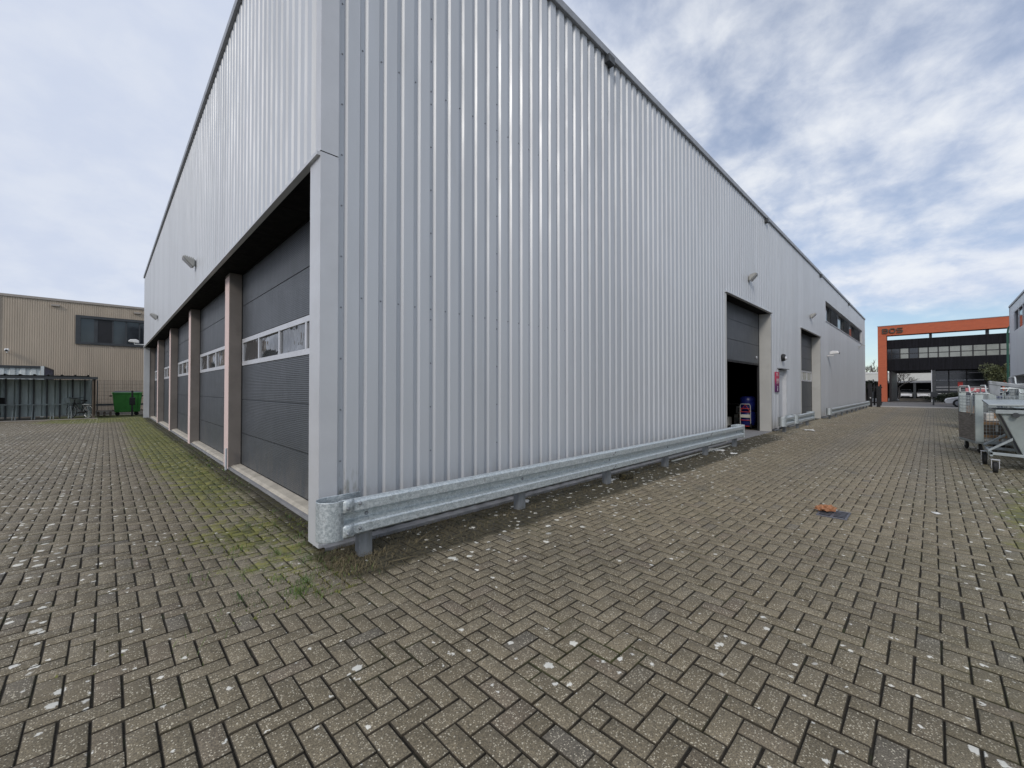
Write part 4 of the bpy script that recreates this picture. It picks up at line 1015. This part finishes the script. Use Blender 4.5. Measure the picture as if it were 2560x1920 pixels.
# ------------------------------------------------------------------ bikes
def ring(mb, c, r, rt, n=22):
    mb.tube([(c[0]+r*math.cos(2*PI*k/n), c[1], c[2]+r*math.sin(2*PI*k/n)) for k in range(n)], rt, 6, closed=True)
def bike(label, loc, rz, crate):
    t = thing('bicycle', label, 'bicycle', loc, rz, 'bicycles in the shed')
    for x in (-.54, .54):
        mb = MB(); ring(mb, (x, 0, .34), .325, .02); q = mb.build('wheel', 'rubber', t); mb = MB(); ring(mb, (x, 0, .34), .30, .008)
        for k in range(10): a = 2*PI*k/10; mb.tube([(x, 0, .34), (x+.3*math.cos(a), 0, .34+.3*math.sin(a))], .003, 4)
        mb.build('rim', 'tube', q)
    mb = MB()
    for s in ([(-.54, .34), (-.1, .30), (.35, .80)], [(-.1, .30), (-.2, .85)], [(-.2, .78), (.33, .72)], [(-.54, .34), (-.19, .72)], [(.54, .34), (.42, .62), (.34, .95)]): mb.tube([(x, 0, z) for x, z in s], .022, 6)
    mb.build('frame', 'black', t)
    MB().tube([(.2, -.3, 1.08), (.34, -.22, 1.06), (.36, 0, 1.0), (.34, .22, 1.06), (.2, .3, 1.08)], .016, 6).build('handlebar', 'dark', t, smooth=True)
    MB().hexa([(-.36, -.09, .87), (-.05, -.03, .89), (-.05, .03, .89), (-.36, .09, .87)], [(-.36, -.08, .94), (-.06, -.025, .93), (-.06, .025, .93), (-.36, .08, .94)]).build('saddle', 'black', t, bevel=.015)
    MB().tube([(-.54, .12, .34), (-.1, .12, .30)], .05, 6).build('chain_case', 'black', t)
    if crate: MB().box(.38, .82, -.28, .28, .80, 1.10).build('crate', 'black', t, bevel=.01)
    else: MB().hexa([(.42, -.13, .78), (.68, -.13, .78), (.68, .13, .78), (.42, .13, .78)], [(.38, -.2, 1.05), (.78, -.2, 1.05), (.78, .2, 1.05), (.38, .2, 1.05)]).build('basket', 'corr', t)
    mb = MB(); mb.tube([(.54, .05, .34), (.50, .06, .66)], .012, 5); mb.box(-.7, -.25, -.07, .07, .70, .72); mb.build('carrier', 'tube', t)
bike('black bicycle with a pale front basket at the right end of the shed', (-.95, 31.0, 0), PI*.70, False)
bike('black bicycle carrying a black crate at the left edge of the picture', (-4.25, 31.0, 0), -.55, True)

# ------------------------------------------------------------------ green bin, post, fence, pallet
GB = thing('waste_bin', 'green four wheeled plastic waste bin by the mesh fence', 'waste bin', (.97, 32.5, 0))
mb = MB().hexa([(.36, 32.12, .2), (1.42, 32.12, .2), (1.42, 32.85, .2), (.36, 32.85, .2)], [(.27, 32.0, 1.25), (1.5, 32.0, 1.25), (1.5, 33.0, 1.25), (.27, 33.0, 1.25)])
body = mb.build('body', 'green', GB, True, bevel=.04)
mb = MB()
for x in (.5, .76, 1.02, 1.28): mb.hexa([(x-.02, 32.09, .3), (x+.02, 32.09, .3), (x+.02, 32.2, .3), (x-.02, 32.2, .3)], [(x-.02, 31.98, 1.2), (x+.02, 31.98, 1.2), (x+.02, 32.1, 1.2), (x-.02, 32.1, 1.2)])
mb.build('rib', 'green', body, True)
MB().box(.23, 1.54, 31.95, 33.05, 1.252, 1.31).build('rim', 'green', GB, True, bevel=.02)
MB().hexa([(.27, 32.0, 1.311), (1.5, 32.0, 1.311), (1.5, 33.0, 1.311), (.27, 33.0, 1.311)], [(.34, 32.2, 1.36), (1.44, 32.2, 1.36), (1.44, 32.9, 1.40), (.34, 32.9, 1.40)]).build('lid', 'dark', GB, True, bevel=.03)
for x, y in ((.48, 32.3), (1.28, 32.3), (.48, 32.8), (1.28, 32.8)):
    MB().lathe([(.03, -.03), (.1, -.03), (.1, .03), (.03, .03)], (x, y, .1), 'y', 14).build('wheel', 'rubber', GB, True)
for s, x in ((-1, .2), (1, 1.57)): MB().box(x-.05, x+.05, 32.4, 32.6, 1.08, 1.16).build('lift_pin', 'black', GB, True)
t = thing('lock_post', 'slim black post with a lock box standing in front of the green bin', 'post', (1.06, 31.4, 0))
MB().box(1.02, 1.10, 31.37, 31.45, 0, 1.42).build('post', 'black', t, True); MB().box(.94, 1.18, 31.33, 31.46, .62, 1.05).build('lock_box', 'black', t, True, bevel=.02)
FE = thing('mesh_fence', 'grey wire mesh fence between the bike shed and the warehouse', 'fence', (.8, 33.6, 0))
mb = MB()
for k in range(60):
    x = -.35+k*.06
    if x < 3.2: mb.box(x-.005, x+.005, 33.6, 33.606, .05, 2.0)
for k in range(10): mb.box(-.35, 3.2, 33.594, 33.6, .05+k*.2165, .06+k*.2165)
mb.build('wire_mesh', 'dark', FE, True)
for x in (-.35, 1.9): MB().box(x-.03, x+.03, 33.61, 33.67, 0, 2.02).build('post', 'dark', FE, True)
o = thing('barrier_rail', 'dark horizontal barrier rail behind the mesh fence', 'rail', (.6, 35, 0)); MB().box(-1.5, 4, 35, 35.08, .5, .62).build('rail', 'dark', o, True)
for x in (-1.2, 1.9): MB().box(x-.05, x+.05, 35.081, 35.16, 0, .62).build('post', 'dark', o, True)
PL = thing('wooden_pallet', 'weathered wooden pallets stacked at the right end of the shed', 'pallet', (-.15, 32.2, 0))
mb = MB()
for z in (.12, .27):
    for k in range(5): mb.box(-.35, .25, 31.8+k*.18, 31.92+k*.18, z, z+.022)
mb.split('deck_board', 'wood', PL, True); mb = MB()
for z in (0.0, .145):
    for x in (-.33, -.09, .15): mb.box(x, x+.09, 31.8, 32.64, z, z+.118)
mb.split('block', 'brown', PL, True)

# ------------------------------------------------------------------ roll cages and tipping skip on the right
def caster(t, x, y, r=.1, fork='tube'):
    wv = MB().lathe([(.02, -.022), (r*.92, -.022), (r, -.012), (r, .012), (r*.92, .022), (.02, .022)], (x, y, r), 'y', 18).build('caster', 'rubber', t)
    mb = MB(); mb.box(x-.02, x+.02, y-.035, y-.028, r*.8, 2*r+.05); mb.box(x-.02, x+.02, y+.028, y+.035, r*.8, 2*r+.05); mb.box(x-.05, x+.05, y-.045, y+.045, 2*r+.05, 2*r+.06); mb.build('fork', fork, wv)
def roll_cage(label, loc, rz, h=1.4, panel=True, tall=False, fill=True):
    t = thing('roll_cage', label, 'roll cage', loc, rz, 'wire mesh roll cages on the right')
    L, W = 1.12, .8; z0 = .27                       # x 0..L, y -W..0
    mb = MB(); mb.box(0, L, -W, 0, z0-.05, z0); mb.build('base_frame', 'steel', t, bevel=.008)
    for x in (.12, L-.12):
        for y in (-.1, -W+.1): caster(t, x, y, .105)
    for x, y in ((0, 0), (L, 0), (0, -W), (L, -W)):
        wd = .13 if (x == 0 and y == 0) else .04; sx = (x, x+wd*.4) if x == 0 else (x-wd, x); sy = (y-.012, y) if y == 0 else (y, y+.012)
        pm = MB().box(sx[0], sx[1], sy[0], sy[1], z0+.001, h); pm.box(*((x-.012, x-.0005) if x == 0 else (x+.0005, x+.012)), *((y-wd, y) if y == 0 else (y, y+wd)), z0+.001, h); pm.build('post', 'postpale', t)
    for face in ('side', 'far_side', 'front', 'back'):
        mb = MB(); zlo = z0+.02 if face != 'side' or not panel else z0+.68
        rng2 = [(a, ) for a in np.arange(.0, (L if 'side' in face else W)-.01, .055)]
        def seg(a0, a1, z_0, z_1):
            if face == 'side': mb.box(a0, a1, -.012, -.006, z_0, z_1)
            elif face == 'far_side': mb.box(a0, a1, -W+.006, -W+.012, z_0, z_1)
            elif face == 'front': mb.box(.006, .012, -a1, -a0, z_0, z_1)
            else: mb.box(L-.012, L-.006, -a1, -a0, z_0, z_1)
        ext = L if 'side' in face else W
        for (a, ) in rng2: seg(a+.01, a+.016, zlo, h-.05)
        z = zlo
        while z < h-.04: seg(.01, ext-.01, z, z+.006); z += .075
        mb.build('mesh_panel', 'steel', t)
    if panel:
        MB().box(.01, L-.01, -.004, .008, z0+.01, z0+.66).build('side_board', 'wood', t)
    hh = h+(.35 if tall else .18)
    mb = MB()
    for y in (-.0, -W): mb.tube([(-.02, y, h), (.25, y, h), (.33, y, h+.03), (.36, y, hh-.04), (.42, y, hh), (L-.12, y, hh), (L-.03, y, hh-.05), (L, y, h)], .016, 7)
    mb.tube([(-.02, 0, h), (-.02, -.25, h), (-.02, -.32, h+.03), (-.02, -.35, h+.12), (-.02, -W+.05, h+.12), (-.02, -W, h)], .016, 7)
    mb.tube([(.1, .02, h), (.14, .03, h-.1), (.16, .03, h-.5), (.24, .02, h-.52)], .014, 6)
    mb.build('bent_rail', 'tube', t, smooth=True)
    return t
def fill_items(loc, rz, specs):
    c, s = math.cos(rz), math.sin(rz)
    for (x, y, z, sx, sy, sz, m, nm, lb, cat, gr) in specs:
        o = thing(nm, lb, cat, (loc[0]+c*x-s*y, loc[1]+s*x+c*y, z), rz+random.uniform(-.08, .08), gr)
        MB().box(-sx/2, sx/2, -sy/2, sy/2, 0, sz).build('body', m, o, bevel=.008)
        MB().box(-sx/2-.003, sx/2+.003, -.02, .02, sz*.3, sz+.003).build('strap', 'paper' if m != 'paper' else 'card', o)
rz1 = math.radians(11.7); L1 = (14.6, -.70, 0)
roll_cage('grey roll cage with a weathered board side, nearest one behind the skip', L1, rz1)
fill_items(L1, rz1, [(.4, -.4, .275, .7, .5, .08, 'paper', 'bundle', 'pale bundle at the bottom of the nearest roll cage', 'bundle', None), (.4, -.4, .37, .75, .55, .07, 'card', 'cardboard_stack', 'folded cardboard on the pale bundle in the nearest roll cage', 'cardboard', None),
    (.4, -.38, .46, .7, .5, .2, 'brown', 'crate', 'brown crate on the folded cardboard in the nearest roll cage', 'crate', None), (.38, -.4, .67, .7, .55, .06, 'card', 'cardboard_sheet', 'topmost flat cardboard sheet in the nearest roll cage', 'cardboard', None), (.4, -.4, .75, .3, .3, .18, 'paper', 'parcel', 'small pale parcel lying on top of the load in the nearest roll cage', 'parcel', None)])
L2 = (16.4, -1.02, 0); roll_cage('grey wire roll cage holding blue crates behind the nearest one', L2, math.radians(4), 1.42, False)
fill_items(L2, math.radians(4), [(.5, -.4, .275, .8, .6, .34, 'navy', 'crate', 'navy crate at the bottom of the second roll cage', 'crate', 'navy crates in the second roll cage'), (.5, -.4, .62, .8, .6, .34, 'navy', 'crate', 'navy crate in the middle of the second roll cage', 'crate', 'navy crates in the second roll cage'), (.5, -.4, .97, .8, .6, .34, 'blue', 'crate', 'bright blue crate on top in the second roll cage', 'crate', None)])
L3 = (23.2, -.76, 0); roll_cage('most distant roll cage, with a pink crate on its load', L3, math.radians(2), 1.4, True)
fill_items(L3, math.radians(2), [(.5, -.4, .275, .8, .6, .6, 'card', 'carton', 'brown carton in the most distant roll cage', 'carton', None), (.5, -.4, .88, .8, .6, .5, 'navy', 'crate', 'navy crate in the most distant roll cage', 'crate', None), (.5, -.4, 1.39, .7, .5, .16, 'pink', 'crate', 'pink crate on top of the most distant roll cage', 'crate', None)])
L4 = (15.6, -1.45, 0); roll_cage('tall roll cage at the right edge of the picture behind the skip', L4, math.radians(3), 1.62, False, False)
fill_items(L4, math.radians(3), [(.5, -.4, .275, .9, .6, 1.2, 'navy', 'crate', 'tall navy crate in the tall roll cage', 'crate', None)])

SK = thing('tipping_skip', 'galvanised tipping skip on casters with a lid and blue stripe', 'skip', (12.3, -1.3, 0))
X0, X1 = 11.75, 13.0
top_y, bot_y, ztop, zbot = -.86, -1.17, 1.09, .20
mb = MB().hexa([(X0+.08, -2.6, zbot), (X0+.08, bot_y, zbot), (X1-.08, bot_y, zbot), (X1-.08, -2.6, zbot)], [(X0, -2.9, ztop), (X0, top_y, ztop), (X1, top_y, ztop), (X1, -2.9, ztop)])
body = mb.build('body', 'galvdull', SK, True, bevel=.012)
mb = MB()
def slope(z): return bot_y+(top_y-bot_y)*(z-zbot)/(ztop-zbot)
mb.hexa([(X0+.15, slope(.32)+.003, .32), (X0+.5, slope(.32)+.003, .32), (X0+.5, slope(.32)+.006, .32), (X0+.15, slope(.32)+.006, .32)], [(X0+.12, slope(1.04)+.003, 1.04), (X0+.5, slope(1.04)+.003, 1.04), (X0+.5, slope(1.04)+.006, 1.04), (X0+.12, slope(1.04)+.006, 1.04)])
mb.build('blue_stripe', 'navy', body, True)
mb = MB(); mb.box(X0-.03, X1+.03, top_y, top_y+.05, ztop-.03, ztop+.03); mb.box(X0-.05, X0, -2.9, top_y+.05, ztop-.04, ztop+.03); mb.box(X1, X1+.05, -2.9, top_y+.05, ztop-.04, ztop+.03); mb.build('rim', 'steel', SK, True, bevel=.006)
MB().cyl((X0-.09, -1.05, 1.03), (X0+.02, -1.05, 1.03), .045, 16).build('fork_pocket', 'dark', SK, True)
MB().hexa([(X0-.1, -2.9, 1.175), (X0-.1, -.72, 1.19), (X1+.08, -.72, 1.25), (X1+.08, -2.9, 1.24)], [(X0-.1, -2.9, 1.235), (X0-.1, -.72, 1.225), (X1+.08, -.72, 1.285), (X1+.08, -2.9, 1.30)]).build('lid', 'steel', SK, True, bevel=.01)
mb = MB()
for x in (X0+.03, X1-.15):
    mb.hexa([(x, -1.2, .26), (x+.05, -1.2, .26), (x+.05, -.74, .28), (x, -.74, .28)], [(x, -1.2, .31), (x+.05, -1.2, .31), (x+.05, -.74, .33), (x, -.74, .33)])
    mb.hexa([(x, -1.02, .56), (x+.05, -1.02, .56), (x+.05, -.72, .33), (x, -.72, .33)], [(x, -1.02, .61), (x+.05, -1.02, .61), (x+.05, -.72, .37), (x, -.72, .37)])
mb.box(X0+.03, X1-.1, -.78, -.74, .25, .33); mb.build('chassis', 'steel', SK, True, bevel=.004)
def skc(x, y, r):
    wv = MB().lathe([(.03, -.03), (r*.9, -.03), (r, -.02), (r, .02), (r*.9, .03), (.03, .03)], (x, y, r), 'y', 20).build('caster', 'rubber', SK, True)
    mb = MB(); mb.box(x-.025, x+.025, y-.05, y-.042, r*.8, 2*r+.03); mb.box(x-.025, x+.025, y+.042, y+.05, r*.8, 2*r+.03); mb.box(x-.05, x+.05, y-.055, y+.055, 2*r+.03, 2*r+.04); mb.build('fork', 'frame', wv, True)
skc(11.4, -.78, .10); skc(12.55, -.72, .115); skc(11.6, -2.3, .1); skc(12.8, -2.3, .1)
t = thing('open_lid_skip', 'grey steel skip with a raised sloping lid beside the tall roll cage', 'skip', (14.0, -1.6, 0))
MB().hexa([(13.5, -2.6, .2), (13.5, -1.45, .2), (14.5, -1.45, .2), (14.5, -2.6, .2)], [(13.4, -2.9, 1.1), (13.4, -1.25, 1.1), (14.6, -1.25, 1.1), (14.6, -2.9, 1.1)]).build('body', 'galvdull', t, True, bevel=.01)
MB().hexa([(13.35, -2.9, 1.20), (13.35, -.84, 1.60), (13.6, -.84, 1.60), (13.6, -2.9, 1.20)], [(13.35, -2.9, 1.29), (13.35, -.84, 1.68), (13.6, -.84, 1.68), (13.6, -2.9, 1.29)]).build('lid', 'post', t, True, bevel=.012)
MB().hexa([(13.36, -.99, 1.35), (13.36, -.85, 1.42), (13.6, -.85, 1.42), (13.6, -.99, 1.35)], [(13.36, -1.0, 1.57), (13.36, -.845, 1.599), (13.6, -.845, 1.599), (13.6, -1.0, 1.57)]).build('lid_flange', 'post', t, True)
for y in (-1.1, -2.5): MB().tube([(13.45, y, 1.1), (13.45, y-.05, 1.3)], .02, 6).build('lid_hinge', 'steel', t, True)
for x in (13.7, 14.3):
    for y in (-1.6, -2.4): MB().lathe([(.03, -.03), (.1, -.03), (.1, .03), (.03, .03)], (x, y, .1), 'y', 16).build('caster', 'rubber', t, True)
